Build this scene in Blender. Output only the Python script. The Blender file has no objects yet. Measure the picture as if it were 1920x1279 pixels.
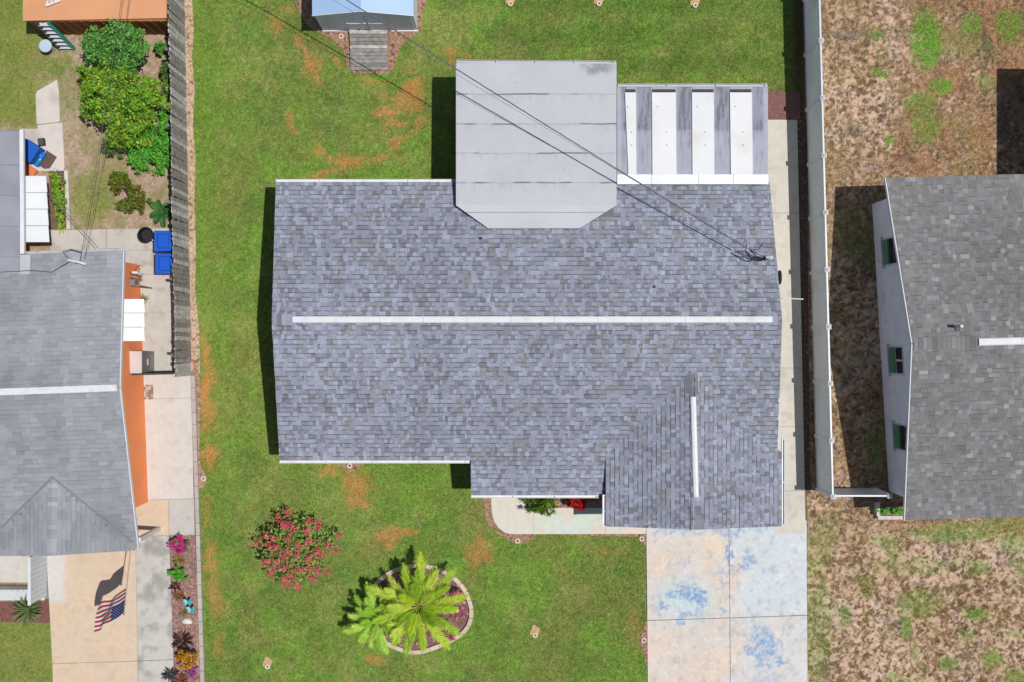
import bpy, math, random
import numpy as np
from mathutils import Vector, Matrix

# ------------------------------------------------------------------ camera, sky, sun, exposure
H = 39.0            # drone height (m)
S = 0.0175          # metres per photo pixel at ground level
CX, CY = 960.0, 639.5
scn = bpy.context.scene
COL = scn.collection
cam_d = bpy.data.cameras.new('camera'); cam = bpy.data.objects.new('camera', cam_d); COL.objects.link(cam)
cam.location = (0, 0, H); cam.rotation_euler = (0, 0, 0)
cam_d.sensor_width = 36.0; cam_d.lens = 36.0 * H / (1920 * S)
cam_d.clip_start = 0.5; cam_d.clip_end = 3000
scn.camera = cam
SUN = Vector((0.805, -0.05, 2.3)).normalized()
world = bpy.data.worlds.new('World'); scn.world = world; world.use_nodes = True
wn = world.node_tree; wn.nodes.clear()
sky = wn.nodes.new('ShaderNodeTexSky'); sky.sky_type = 'NISHITA'; sky.sun_disc = False
sky.sun_elevation = math.asin(SUN.z); sky.sun_rotation = math.atan2(SUN.x, SUN.y)
bg = wn.nodes.new('ShaderNodeBackground'); bg.inputs['Strength'].default_value = 0.075
wo = wn.nodes.new('ShaderNodeOutputWorld')
wn.links.new(sky.outputs[0], bg.inputs[0]); wn.links.new(bg.outputs[0], wo.inputs[0])
sd = bpy.data.lights.new('sun', 'SUN'); sd.energy = 4.0; sd.angle = math.radians(0.5); sd.color = (1.0, 0.965, 0.91)
so = bpy.data.objects.new('sun', sd); COL.objects.link(so); so.location = (20, 0, 50)
so.rotation_euler = SUN.to_track_quat('Z', 'Y').to_euler()
scn.view_settings.view_transform = 'Standard'; scn.view_settings.look = 'None'
scn.view_settings.exposure = 0.0; scn.view_settings.gamma = 1.0

# ------------------------------------------------------------------ helpers
rng = np.random.default_rng(7)
random.seed(7)
KALB = 0.78
def lin1(c):
    c /= 255.0
    return c / 12.92 if c <= 0.04045 else ((c + 0.055) / 1.055) ** 2.4
def L(r, g, b, k=1.0):
    return (lin1(r) * KALB * k, lin1(g) * KALB * k, lin1(b) * KALB * k)
def P(px, py, h=0.0):
    k = S * (1 - h / H)
    return Vector(((px - CX) * k, (CY - py) * k, h))
def G(px, py):
    return ((px - CX) * S, (CY - py) * S)

_tab = rng.random((256, 256))
def vnoise(x, y, seed=0):
    x = np.asarray(x, float) + seed * 17.3; y = np.asarray(y, float) + seed * 31.7
    xi = np.floor(x).astype(int); yi = np.floor(y).astype(int)
    fx = x - xi; fy = y - yi
    fx = fx * fx * (3 - 2 * fx); fy = fy * fy * (3 - 2 * fy)
    a = _tab[xi & 255, yi & 255]; b = _tab[(xi + 1) & 255, yi & 255]
    c = _tab[xi & 255, (yi + 1) & 255]; d = _tab[(xi + 1) & 255, (yi + 1) & 255]
    return (a * (1 - fx) + b * fx) * (1 - fy) + (c * (1 - fx) + d * fx) * fy
def fbm(x, y, f=1.0, o=4, seed=0):
    r = 0.0; a = 0.5; t = 0.0
    for i in range(o):
        r = r + a * vnoise(np.asarray(x) * f, np.asarray(y) * f, seed + i * 3); t += a; a *= 0.55; f *= 2.03
    return r / t
def sstep(a, b, x):
    t = np.clip((x - a) / (b - a), 0, 1); return t * t * (3 - 2 * t)
def inpoly(x, y, poly):
    x = np.asarray(x); y = np.asarray(y); r = np.zeros(x.shape, bool); n = len(poly)
    for i in range(n):
        x0, y0 = poly[i]; x1, y1 = poly[(i + 1) % n]
        if y0 == y1: continue
        c = ((y0 > y) != (y1 > y)) & (x < (x1 - x0) * (y - y0) / (y1 - y0) + x0)
        r ^= c
    return r

MATS = {}
def mat(name, base=None, rough=0.8, var=0.12, vscale=3.0, fine=0.0, fscale=60.0, bump=0.0, bscale=40.0,
        metallic=0.0, spec=0.3, trans=0.0, stain=None, stain_scale=1.0, stain_lo=0.55, stain_hi=0.7):
    if name in MATS: return MATS[name]
    m = bpy.data.materials.new(name); m.use_nodes = True; nt = m.node_tree; N = nt.nodes; K = nt.links
    p = N['Principled BSDF']; out = N['Material Output']
    p.inputs['Roughness'].default_value = rough; p.inputs['Metallic'].default_value = metallic
    p.inputs['Specular IOR Level'].default_value = spec
    geo = N.new('ShaderNodeNewGeometry')
    if base is None:
        a = N.new('ShaderNodeAttribute'); a.attribute_name = 'col'; col = a.outputs['Color']
    else:
        a = N.new('ShaderNodeRGB'); a.outputs[0].default_value = (*base, 1); col = a.outputs[0]
    def noise(scale, detail=5.0):
        n = N.new('ShaderNodeTexNoise'); n.inputs['Scale'].default_value = scale; n.inputs['Detail'].default_value = detail
        K.new(geo.outputs['Position'], n.inputs['Vector']); return n
    def scaleby(col, n, amt):
        mr = N.new('ShaderNodeMapRange'); mr.inputs['From Min'].default_value = 0.3; mr.inputs['From Max'].default_value = 0.7
        mr.inputs['To Min'].default_value = 1 - amt; mr.inputs['To Max'].default_value = 1 + amt
        K.new(n.outputs['Fac'], mr.inputs['Value'])
        v = N.new('ShaderNodeVectorMath'); v.operation = 'SCALE'
        K.new(col, v.inputs[0]); K.new(mr.outputs[0], v.inputs['Scale']); return v.outputs[0]
    if var > 0: col = scaleby(col, noise(vscale), var)
    if fine > 0: col = scaleby(col, noise(fscale, 2.0), fine)
    if stain is not None:
        n = noise(stain_scale, 7.0)
        mr = N.new('ShaderNodeMapRange'); mr.inputs['From Min'].default_value = stain_lo; mr.inputs['From Max'].default_value = stain_hi
        K.new(n.outputs['Fac'], mr.inputs['Value'])
        mx = N.new('ShaderNodeMix'); mx.data_type = 'RGBA'
        K.new(mr.outputs[0], mx.inputs['Factor']); K.new(col, mx.inputs['A']); mx.inputs['B'].default_value = (*stain, 1)
        col = mx.outputs['Result']
    K.new(col, p.inputs['Base Color'])
    if bump > 0:
        n = noise(bscale, 3.0); b = N.new('ShaderNodeBump'); b.inputs['Strength'].default_value = bump; b.inputs['Distance'].default_value = 0.01
        K.new(n.outputs['Fac'], b.inputs['Height']); K.new(b.outputs[0], p.inputs['Normal'])
    if trans > 0:
        t = N.new('ShaderNodeBsdfTranslucent'); K.new(col, t.inputs['Color'])
        mix = N.new('ShaderNodeMixShader'); mix.inputs[0].default_value = trans
        K.new(p.outputs[0], mix.inputs[1]); K.new(t.outputs[0], mix.inputs[2]); K.new(mix.outputs[0], out.inputs[0])
    MATS[name] = m; return m

def tag(o, label=None, cat=None, group=None, kind=None):
    if label: o['label'] = label
    if cat: o['category'] = cat
    if group: o['group'] = group
    if kind: o['kind'] = kind
    return o
ORG = {}
def thing(name, label, cat, loc, group=None):
    o = bpy.data.objects.new(name, None); COL.objects.link(o); o.location = loc; o.empty_display_size = 0.2
    ORG[o] = Vector(loc); return tag(o, label, cat, group)
def org(p): return ORG[p] if p is not None and p in ORG else Vector((0, 0, 0))
def link(name, me, parent=None):
    o = bpy.data.objects.new(name, me); COL.objects.link(o)
    if parent is not None: o.parent = parent; ORG[o] = org(parent)
    return o

class MB:
    def __init__(s): s.v = []; s.f = []; s.c = []
    def face(s, pts, c=(0.5, 0.5, 0.5)):
        i = len(s.v); s.v += [tuple(p) for p in pts]; s.f.append(tuple(range(i, i + len(pts)))); s.c.append(c); return s
    def hexa(s, b, t, c=(0.5, 0.5, 0.5), ct=None, bottom=True):   # b, t: rings ccw from above
        i = len(s.v); n = len(b); s.v += [tuple(p) for p in b] + [tuple(p) for p in t]
        s.f.append(tuple(range(i + n, i + 2 * n))); s.c.append(ct or c)
        if bottom: s.f.append(tuple(range(i + n - 1, i - 1, -1))); s.c.append(c)
        for k in range(n):
            j = (k + 1) % n; s.f.append((i + k, i + j, i + n + j, i + n + k)); s.c.append(c)
        return s
    def box(s, x0, y0, z0, x1, y1, z1, c=(0.5, 0.5, 0.5)):
        if x0 > x1: x0, x1 = x1, x0
        if y0 > y1: y0, y1 = y1, y0
        r = [(x0, y0), (x1, y0), (x1, y1), (x0, y1)]
        return s.hexa([(x, y, z0) for x, y in r], [(x, y, z1) for x, y in r], c)
    def prism(s, poly, z0, z1, c=(0.5, 0.5, 0.5)):
        a = sum(poly[i][0] * poly[(i + 1) % len(poly)][1] - poly[(i + 1) % len(poly)][0] * poly[i][1] for i in range(len(poly)))
        if a < 0: poly = poly[::-1]
        f0 = z0 if callable(z0) else (lambda x, y: z0); f1 = z1 if callable(z1) else (lambda x, y: z1)
        return s.hexa([(p[0], p[1], f0(p[0], p[1])) for p in poly], [(p[0], p[1], f1(p[0], p[1])) for p in poly], c)
    def bar(s, a, b, w, t, c=(0.5, 0.5, 0.5), up=(0, 0, 1)):
        a = Vector(a); b = Vector(b); d = (b - a).normalized(); u = Vector(up)
        if abs(d.dot(u)) > 0.98: u = Vector((0, 1, 0))
        x = d.cross(u).normalized() * (w / 2); z = x.cross(d).normalized() * (t / 2)
        return s.hexa([a - x - z, a + x - z, b + x - z, b - x - z], [a - x + z, a + x + z, b + x + z, b - x + z], c)
    def tube(s, pts, r, n=8, c=(0.5, 0.5, 0.5), cap=True):
        pts = [Vector(p) for p in pts]; i0 = len(s.v); m = len(pts)
        rr = r if isinstance(r, (list, tuple)) else [r] * m
        d0 = (pts[1] - pts[0]).normalized(); u = d0.orthogonal().normalized()
        for k, p in enumerate(pts):
            d = (pts[min(k + 1, m - 1)] - pts[max(k - 1, 0)]).normalized()
            u = (u - d * u.dot(d)).normalized(); w = d.cross(u)
            for j in range(n):
                a = 2 * math.pi * j / n; s.v.append(tuple(p + (u * math.cos(a) + w * math.sin(a)) * rr[k]))
        for k in range(m - 1):
            for j in range(n):
                j2 = (j + 1) % n
                s.f.append((i0 + k * n + j, i0 + k * n + j2, i0 + (k + 1) * n + j2, i0 + (k + 1) * n + j)); s.c.append(c)
        if cap:
            s.f.append(tuple(range(i0 + n - 1, i0 - 1, -1))); s.c.append(c)
            s.f.append(tuple(range(i0 + (m - 1) * n, i0 + m * n))); s.c.append(c)
        return s
    def lathe(s, cx, cy, prof, n=20, c=(0.5, 0.5, 0.5), sx=1, sy=1):
        i0 = len(s.v)
        for r, z in prof:
            for j in range(n):
                a = 2 * math.pi * j / n; s.v.append((cx + r * sx * math.cos(a), cy + r * sy * math.sin(a), z))
        for k in range(len(prof) - 1):
            for j in range(n):
                j2 = (j + 1) % n
                s.f.append((i0 + k * n + j, i0 + k * n + j2, i0 + (k + 1) * n + j2, i0 + (k + 1) * n + j)); s.c.append(c)
        s.f.append(tuple(range(i0 + (len(prof) - 1) * n, i0 + len(prof) * n))); s.c.append(c)
        return s
    def mesh(s, name, m, o=Vector((0, 0, 0)), smooth=False):
        me = bpy.data.meshes.new(name)
        me.from_pydata([(v[0] - o[0], v[1] - o[1], v[2] - o[2]) for v in s.v], [], s.f)
        a = me.color_attributes.new('col', 'FLOAT_COLOR', 'CORNER')
        arr = np.ones((len(me.loops), 4), np.float32); i = 0
        for f, c in zip(s.f, s.c):
            arr[i:i + len(f), :3] = c; i += len(f)
        a.data.foreach_set('color', arr.ravel())
        me.materials.append(m)
        if smooth: me.polygons.foreach_set('use_smooth', [True] * len(me.polygons))
        me.update(); return me
    def build(s, name, m, parent=None, smooth=False):
        return link(name, s.mesh(name, m, org(parent), smooth), parent)

def fastmesh(name, V, nper, C, m, parent=None, smooth=False):
    """V: (N*nper,3) vertices, every nper of them one polygon; C: (N*nper,3) or (N,3) colours"""
    V = np.asarray(V, np.float32).reshape(-1, 3); o = org(parent); V = V - np.array(o, np.float32)
    n = len(V) // nper; me = bpy.data.meshes.new(name)
    me.vertices.add(len(V)); me.vertices.foreach_set('co', V.ravel())
    me.loops.add(len(V)); me.loops.foreach_set('vertex_index', np.arange(len(V), dtype=np.int32))
    me.polygons.add(n); me.polygons.foreach_set('loop_start', np.arange(0, len(V), nper, dtype=np.int32))
    C = np.asarray(C, np.float32)
    if len(C) == n and nper > 1: C = np.repeat(C, nper, 0)
    a = me.color_attributes.new('col', 'FLOAT_COLOR', 'POINT')
    a.data.foreach_set('color', np.concatenate([C, np.ones((len(C), 1), np.float32)], 1).ravel())
    me.materials.append(m); me.update(calc_edges=True); me.validate()
    return link(name, me, parent)
def gridmesh(name, X, Y, Z, C, m, parent=None, mask=None):
    """grid sheet from 2-D coordinate arrays with colours"""
    ny, nx = X.shape; o = org(parent)
    V = np.stack([X - o[0], Y - o[1], Z - o[2]], -1).reshape(-1, 3).astype(np.float32)
    idx = np.arange(nx * ny).reshape(ny, nx)
    q = np.stack([idx[:-1, :-1], idx[:-1, 1:], idx[1:, 1:], idx[1:, :-1]], -1).reshape(-1, 4)
    if mask is not None: q = q[mask[:-1, :-1].ravel()]
    used = np.unique(q); re = np.zeros(nx * ny, np.int32); re[used] = np.arange(len(used)); q = re[q]; V = V[used]
    Cc = C.reshape(-1, 3)[used]
    me = bpy.data.meshes.new(name); me.vertices.add(len(V)); me.vertices.foreach_set('co', V.ravel())
    me.loops.add(q.size); me.loops.foreach_set('vertex_index', q.ravel().astype(np.int32))
    me.polygons.add(len(q)); me.polygons.foreach_set('loop_start', np.arange(0, q.size, 4, dtype=np.int32))
    a = me.color_attributes.new('col', 'FLOAT_COLOR', 'POINT')
    a.data.foreach_set('color', np.concatenate([Cc, np.ones((len(Cc), 1))], 1).astype(np.float32).ravel())
    me.materials.append(m); me.update(calc_edges=True); me.validate()
    return link(name, me, parent)
def mixc(a, b, t):
    t = np.asarray(t)[..., None]; return np.asarray(a) * (1 - t) + np.asarray(b) * t

# ------------------------------------------------------------------ materials
M_ground = mat('ground_sheet', None, 0.95, 0.14, 9.0, 0.18, 70.0, bump=0.5, bscale=50, spec=0.1)
M_blade = mat('grass_blades', None, 0.7, 0.0, spec=0.15, trans=0.25)
M_leaf = mat('leaves', None, 0.5, 0.0, spec=0.35, trans=0.38)
M_petal = mat('petals', None, 0.7, 0.0, spec=0.1, trans=0.3)
M_attr = mat('painted_attr', None, 0.7, 0.06, 2.5, 0.04, 60)
M_shingle = mat('asphalt_shingle', None, 0.9, 0.07, 1.2, 0.16, 130.0, bump=0.35, bscale=160, spec=0.2)
M_white = mat('white_paint', L(230, 231, 234), 0.45, 0.05, 3.0, 0.02, 60, spec=0.4, stain=L(188, 186, 182), stain_scale=2.2, stain_lo=0.6, stain_hi=0.9)
M_vinyl = mat('white_vinyl', L(243, 246, 250, 1.16), 0.35, 0.03, 1.5, trans=.4, spec=0.4, stain=L(222, 224, 220, 1.1), stain_scale=0.9, stain_lo=0.55, stain_hi=0.9)
M_alu = mat('white_aluminium', L(192, 193, 199), 0.5, 0.06, 0.8, 0.04, 30, spec=0.4, stain=L(170, 172, 178), stain_scale=0.7, stain_lo=0.55, stain_hi=0.95)
M_concA = mat('concrete_attr', None, 0.9, 0.05, 6.0, 0.06, 90, bump=0.2, bscale=80, spec=0.2)
M_conc = mat('concrete', L(214, 209, 199), 0.9, 0.07, 1.2, 0.06, 80, bump=0.2, bscale=80, spec=0.2, stain=L(182, 177, 166), stain_scale=1.6, stain_lo=0.52, stain_hi=0.75)
M_concL = mat('concrete_pale', L(219, 210, 204), 0.9, 0.06, 1.2, 0.06, 80, bump=0.2, bscale=80, spec=0.2, stain=L(184, 174, 169), stain_scale=1.1, stain_lo=0.5, stain_hi=0.78)
M_orange = mat('orange_stucco', L(255, 152, 96, 1.22), 0.9, 0.06, 1.0, 0.05, 60, bump=0.3, bscale=60)
M_cream = mat('pale_stucco', L(226, 224, 220), 0.9, 0.06, 1.0, 0.05, 60, bump=0.3, bscale=60)
M_whitewall = mat('white_stucco', L(238, 240, 248, 1.16), 0.9, 0.06, 1.5, 0.06, 50, bump=0.4, bscale=50, stain=L(218, 218, 220, 1.1), stain_scale=2.5, stain_lo=0.55, stain_hi=0.8)
M_mulch = mat('brown_mulch', L(164, 130, 108), 0.95, 0.42, 13, 0.4, 50, bump=0.9, bscale=40, stain=L(96, 78, 66), stain_scale=9, stain_lo=.56, stain_hi=.66)
M_dark = mat('black_rubber', (0.012, 0.012, 0.014), 0.5, 0.1, 3)
M_cable = mat('cable_sheath', (0.10, 0.105, 0.112), 0.6, 0.1, 3)
M_glass = mat('window_glass', (0.01, 0.012, 0.018), 0.08, 0.0, spec=0.6)
M_bark = mat('bark', L(120, 98, 78), 0.9, 0.25, 20, bump=0.6)
M_wood = mat('weathered_wood', None, 0.9, 0.3, 6.0, 0.3, 30.0, bump=0.5, bscale=60)
M_blue = mat('blue_plastic', L(24, 92, 205), 0.4, 0.06, 4, spec=0.45)
M_graymetal = mat('grey_metal', L(135, 132, 132), 0.5, 0.06, 4, metallic=0.0)
M_green = mat('green_paint', L(96, 150, 112), 0.5, 0.06, 4)

# ------------------------------------------------------------------ setting: ground, lawns
def sheet(name, poly, z, m, kind='structure', zb=None):
    mb = MB()
    zb = z - 0.05 if zb is None else zb
    mb.prism([G(*p) for p in poly], zb, z)
    o = mb.build(name, m); o['kind'] = kind; return o

gm = MB(); gm.face([(-400, -400, -0.06), (400, -400, -0.06), (400, 400, -0.06), (-400, 400, -0.06)], L(128, 128, 78))
o = gm.build('ground', M_ground); o['kind'] = 'structure'

DEAD = [(515, 52, 13, 19, 0, .9), (568, 85, 10, 26, -25, .9), (583, 110, 14, 28, -20, .9), (597, 145, 10, 20, -10, .8), (577, 130, 16, 16, 0, .5), (637, 122, 20, 7, 35, .9),
        (700, 152, 26, 7, 5, .7), (766, 172, 34, 20, -40, 1), (735, 208, 40, 12, -14, 1), (770, 190, 34, 26, 0, .8), (735, 236, 24, 8, -10, 1), (790, 225, 9, 28, 10, .7),
        (540, 228, 12, 22, -25, .7), (720, 178, 20, 8, 0, .5), (605, 290, 30, 9, 20, .95), (655, 305, 34, 12, 5, .9), (717, 299, 36, 6, -8, .8), (615, 325, 26, 8, -10, .9), (590, 333, 40, 5, 0, .7),
        (750, 262, 38, 7, -22, .85), (845, 95, 16, 11, -20, .8), (850, 122, 8, 16, 0, .7), (870, 108, 20, 6, 0, .6), (620, 885, 18, 12, 20, .8), (668, 905, 34, 26, 20, .95), (674, 935, 24, 18, 0, .9),
        (765, 1000, 24, 13, 0, .95), (735, 1010, 22, 22, 0, .9), (897, 1037, 21, 26, 20, .85), (893, 1008, 8, 20, 0, .5), (705, 1235, 22, 13, 20, .7), (388, 745, 15, 70, 0, 1), (396, 858, 17, 30, 0, 1), (384, 660, 10, 45, 0, .9),
        (405, 1115, 17, 42, 0, .85), (392, 1045, 13, 32, 0, .85), (1140, 1035, 32, 9, 0, .5), (545, 20, 18, 16, 0, .45), (388, 960, 8, 40, 0, .5), (748, 62, 22, 10, 0, .4), (760, 130, 14, 14, 0, .45), (410, 1210, 10, 25, 0, .5), (1190, 1170, 14, 40, 0, .35)]
def dead_mask(px, py):
    wx = px + (fbm(px, py, 1 / 22, 3, 5) - .5) * 34; wy = py + (fbm(px, py, 1 / 22, 3, 9) - .5) * 34
    r = np.zeros(np.shape(px))
    for cx, cy, rx, ry, an, st in DEAD:
        a = math.radians(an); dx = wx - cx; dy = wy - cy
        u = (dx * math.cos(a) + dy * math.sin(a)) / rx; v = (-dx * math.sin(a) + dy * math.cos(a)) / ry
        r = np.maximum(r, st * (1 - sstep(0.3, 1.45, np.sqrt(u * u + v * v))))
    return r
def lawn_color(px, py):
    big = fbm(px, py, 1 / 150, 3, 1); mid = fbm(px, py, 1 / 38, 3, 2); fine = fbm(px, py, 1 / 6, 2, 3); gr = fbm(px, py, 1 / 2.6, 2, 15)
    stripe = 0.5 + 0.5 * np.sin(py / 9.5 + 2.0 * fbm(px, py, 1 / 120, 2, 8))
    back = sstep(860, 980, px) * (1 - sstep(150, 330, py))
    bright = sstep(0.40, 0.66, big * .5 + mid * .5)
    c = mixc(L(132, 149, 75), L(129, 163, 69), bright)
    c = mixc(c, L(104, 140, 66), sstep(0.5, 0.72, fbm(px, py, 1 / 30, 3, 22)) * 0.5)
    c = mixc(c, L(156, 162, 92), sstep(0.5, 0.75, fbm(px, py, 1 / 45, 4, 12)) * 0.6)
    c = mixc(c, L(150, 138, 86), sstep(0.58, 0.76, fbm(px, py, 1 / 60, 4, 17)) * 0.35)
    c = mixc(c, L(92, 128, 54), (stripe * back * 0.4))
    left = (1 - sstep(375, 470, px)); c = mixc(c, L(122, 156, 60), left * 0.45)
    yel = sstep(1340, 1440, px) * (1 - sstep(150, 190, py)) * sstep(0.5, 0.62, mid)
    c = mixc(c, L(162, 164, 90), yel * 0.6)
    c = c * np.asarray(0.52 + 0.38 * fine + .56 * gr)[..., None]
    d = dead_mask(px, py) * sstep(0.22, 0.62, 0.15 + .5 * fbm(px, py, 1 / 10, 3, 21) + .5 * fbm(px, py, 1 / 3.5, 2, 25))
    c = mixc(c, mixc(L(214, 146, 88), L(192, 156, 98), fbm(px, py, 1 / 12, 2, 33)), d * .85)
    e = sstep(1482, 1496, px + (fine - .5) * 12)
    return mixc(c, L(112, 92, 72), e * 0.8)
def dry_color(px, py):
    wx = px + (fbm(px, py, 1 / 12, 3, 55) - .5) * 14; wy = py + (fbm(px, py, 1 / 12, 3, 56) - .5) * 14
    n = fbm(wx, wy, 1 / 5.5, 4, 41); b = fbm(px, py, 1 / 80, 3, 44); f = fbm(px, py, 1 / 3, 3, 47); cl = fbm(wx, wy, 1 / 4.5, 3, 61)
    front = sstep(960, 1040, py); east = sstep(1630, 1740, px + (b - .5) * 120) * (1 - front)
    c = mixc(L(208, 178, 152), L(196, 164, 134), sstep(.35, .65, b))
    c = mixc(c, L(196, 176, 166), sstep(.46, .64, fbm(px, py, 1 / 30, 3, 50)) * .6)
    br = sstep(.40, .56, n * .6 + b * .28 + f * .12 + east * .07 + .02)
    c = mixc(c, mixc(L(150, 122, 92), L(168, 140, 108), f), br * .85)
    c = mixc(c, L(110, 88, 60), sstep(.50, .64, cl) * .7)
    c = mixc(c, L(178, 130, 96), east * sstep(.4, .6, fbm(px, py, 1 / 40, 3, 69)) * .5)
    c = mixc(c, L(118, 108, 102), sstep(.64, .76, fbm(px, py, 1 / 36, 3, 66)) * .45)
    c = mixc(c, L(138, 140, 82), sstep(.54, .72, fbm(px, py, 1 / 30, 4, 72)) * .3)
    c = mixc(c, L(224, 196, 170), sstep(.5, .6, fbm(wx, wy, 1 / 6, 4, 74)) * (.2 + .3 * front) * (1 - .7 * east))
    gz = np.zeros(np.shape(px))
    for cx, cy, rx, ry, st in ((1738, 75, 34, 60, 1), (1822, 47, 22, 26, .9), (1893, 48, 28, 36, .95), (1765, 160, 24, 16, 1), (1735, 235, 34, 40, .75), (1728, 190, 34, 22, .7), (1650, 135, 16, 12, .8), (1642, 65, 16, 10, .6),
                               (1668, 265, 12, 12, .7), (1850, 155, 20, 14, .4), (1800, 80, 60, 30, .3), (1790, 1000, 90, 22, .5), (1885, 985, 50, 20, .5), (1718, 1130, 40, 30, .55), (1828, 1150, 24, 16, .75), (1835, 1065, 26, 20, .5),
                               (1775, 1245, 20, 14, .7), (1860, 1235, 22, 18, .7), (1535, 1180, 26, 130, .45), (1700, 1175, 14, 24, .8), (1910, 1270, 30, 20, .7), (1540, 1010, 30, 50, .35), (1900, 1020, 30, 20, .5), (1700, 1060, 100, 20, .3), (1640, 840, 20, 60, .5), (1600, 440, 36, 60, .4)):
        u = np.sqrt(((wx - cx) / rx) ** 2 + ((wy - cy) / ry) ** 2); gz = np.maximum(gz, st * (1 - sstep(.5, 1.25, u)))
    gz = np.maximum(gz, .4 * sstep(.56, .68, fbm(px, py, 1 / 44, 4, 70)) * sstep(940, 1010, py))
    g = gz * sstep(.2, .52, .3 * f + .7 * fbm(px, py, 1 / 7, 3, 77))
    c = mixc(c, mixc(L(120, 168, 64), L(128, 158, 70), sstep(.3, .6, b)), g)
    return c * (0.72 + 0.56 * np.asarray(f))[..., None]
def left_color(px, py):
    n = fbm(px, py, 1 / 30, 4, 81); f = fbm(px, py, 1 / 3.2, 3, 84); b = fbm(px, py, 1 / 70, 3, 86)
    soil = mixc(L(186, 164, 144), L(160, 132, 108), n)
    soil = mixc(soil, L(200, 188, 176), sstep(.5, .7, fbm(px, py, 1 / 3, 3, 88)) * .5); soil = mixc(soil, L(140, 138, 86), sstep(.46, .66, fbm(px, py, 1 / 22, 4, 89)) * .65)
    g = (1 - sstep(70, 150, px + (n - .5) * 90)) * (1 - sstep(215, 260, py)) + (sstep(1120, 1150, py))
    g = np.maximum(g, .8 * (1 - sstep(.6, 1.3, np.sqrt(((px - 175) / 42) ** 2 + ((py - 370) / 55) ** 2))))
    g = np.clip(g, 0, 1) * sstep(.2, .5, .1 + b * .6 + f * .4)
    c = mixc(soil, mixc(L(112, 138, 60), L(150, 148, 84), n), g)
    return c * (0.72 + 0.56 * np.asarray(f))[..., None]

def ground_grid(name, x0, x1, y0, y1, step, fn, z):
    xs = np.arange(x0, x1 + step, step); ys = np.arange(y0, y1 + step, step)
    px, py = np.meshgrid(xs, ys[::-1]); X = (px - CX) * S; Y = (CY - py) * S
    o = gridmesh(name, X, Y, np.full(X.shape, z) + (fbm(px, py, 1 / 60, 2, 3) - .5) * 0.02, fn(px, py), M_ground); o['kind'] = 'structure'; return o
ground_grid('lawn', 352, 1513, -40, 1320, 2.6, lawn_color, 0.0)
ground_grid('dry_yard', 1513, 1990, -40, 1320, 2.2, dry_color, 0.0)
ground_grid('neighbour_yard', -70, 352, -40, 1320, 2.6, left_color, 0.0)

HOUSE_FP = [(515, 358), (870, 358), (870, 165), (1150, 165), (1430, 190), (1490, 225), (1512, 930), (1512, 1279), (1512, 1330), (1211, 1330), (1211, 1002), (960, 1002), (930, 985), (920, 925), (895, 900), (895, 840), (540, 840)]
BEDS_X = []   # polygons without grass, filled below and used by the blades
def blades(name, label, cat, n, box, fn, lo, hi, w, excl, tilt=(25, 75), keep=None, jit=.42):
    px = rng.uniform(box[0], box[1], n); py = rng.uniform(box[2], box[3], n)
    k = np.ones(n, bool)
    for e in excl: k &= ~inpoly(px, py, e)
    px = px[k]; py = py[k]; c = fn(px, py)
    if keep is not None:
        kk = keep(px, py, c); px = px[kk]; py = py[kk]; c = c[kk]
    n = len(px); X = (px - CX) * S; Y = (CY - py) * S
    a = rng.uniform(0, 2 * np.pi, n); t = np.radians(rng.uniform(tilt[0], tilt[1], n)); ln = rng.uniform(lo, hi, n); ww = rng.uniform(.6, 1.3, n) * w
    dx = np.cos(a) * np.sin(t) * ln; dy = np.sin(a) * np.sin(t) * ln; dz = np.cos(t) * ln
    sx = -np.sin(a) * ww / 2; sy = np.cos(a) * ww / 2
    V = np.stack([np.stack([X - sx, Y - sy, np.full(n, .0)], -1), np.stack([X + sx, Y + sy, np.full(n, .0)], -1), np.stack([X + dx, Y + dy, dz], -1)], 1)
    c = np.clip(c * rng.uniform(1 - jit, 1 + jit, (n, 1)) * rng.uniform(.93, 1.07, (n, 3)) * 1.18, 0, 1)
    o = fastmesh(name, V, 3, c, M_blade); return tag(o, label, cat, kind='stuff')

# ------------------------------------------------------------------ beds, paths, slabs
def bed(name, poly, z=0.03, m=None):
    BEDS_X.append(poly); return sheet(name, poly, z, m or M_mulch)
def spl(pts, n=8, closed=True):
    out = []; m = len(pts)
    for i in range(m if closed else m - 1):
        p = [pts[(i + j - 1) % m] if closed else pts[min(max(i + j - 1, 0), m - 1)] for j in range(4)]
        for k in range(n):
            t = k / n
            out.append(tuple(.5 * (2 * p[1][d] + (p[2][d] - p[0][d]) * t + (2 * p[0][d] - 5 * p[1][d] + 4 * p[2][d] - p[3][d]) * t * t + (3 * p[1][d] - p[0][d] - 3 * p[2][d] + p[3][d]) * t ** 3) for d in range(2)))
    if not closed: out.append(pts[-1])
    return out

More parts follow.
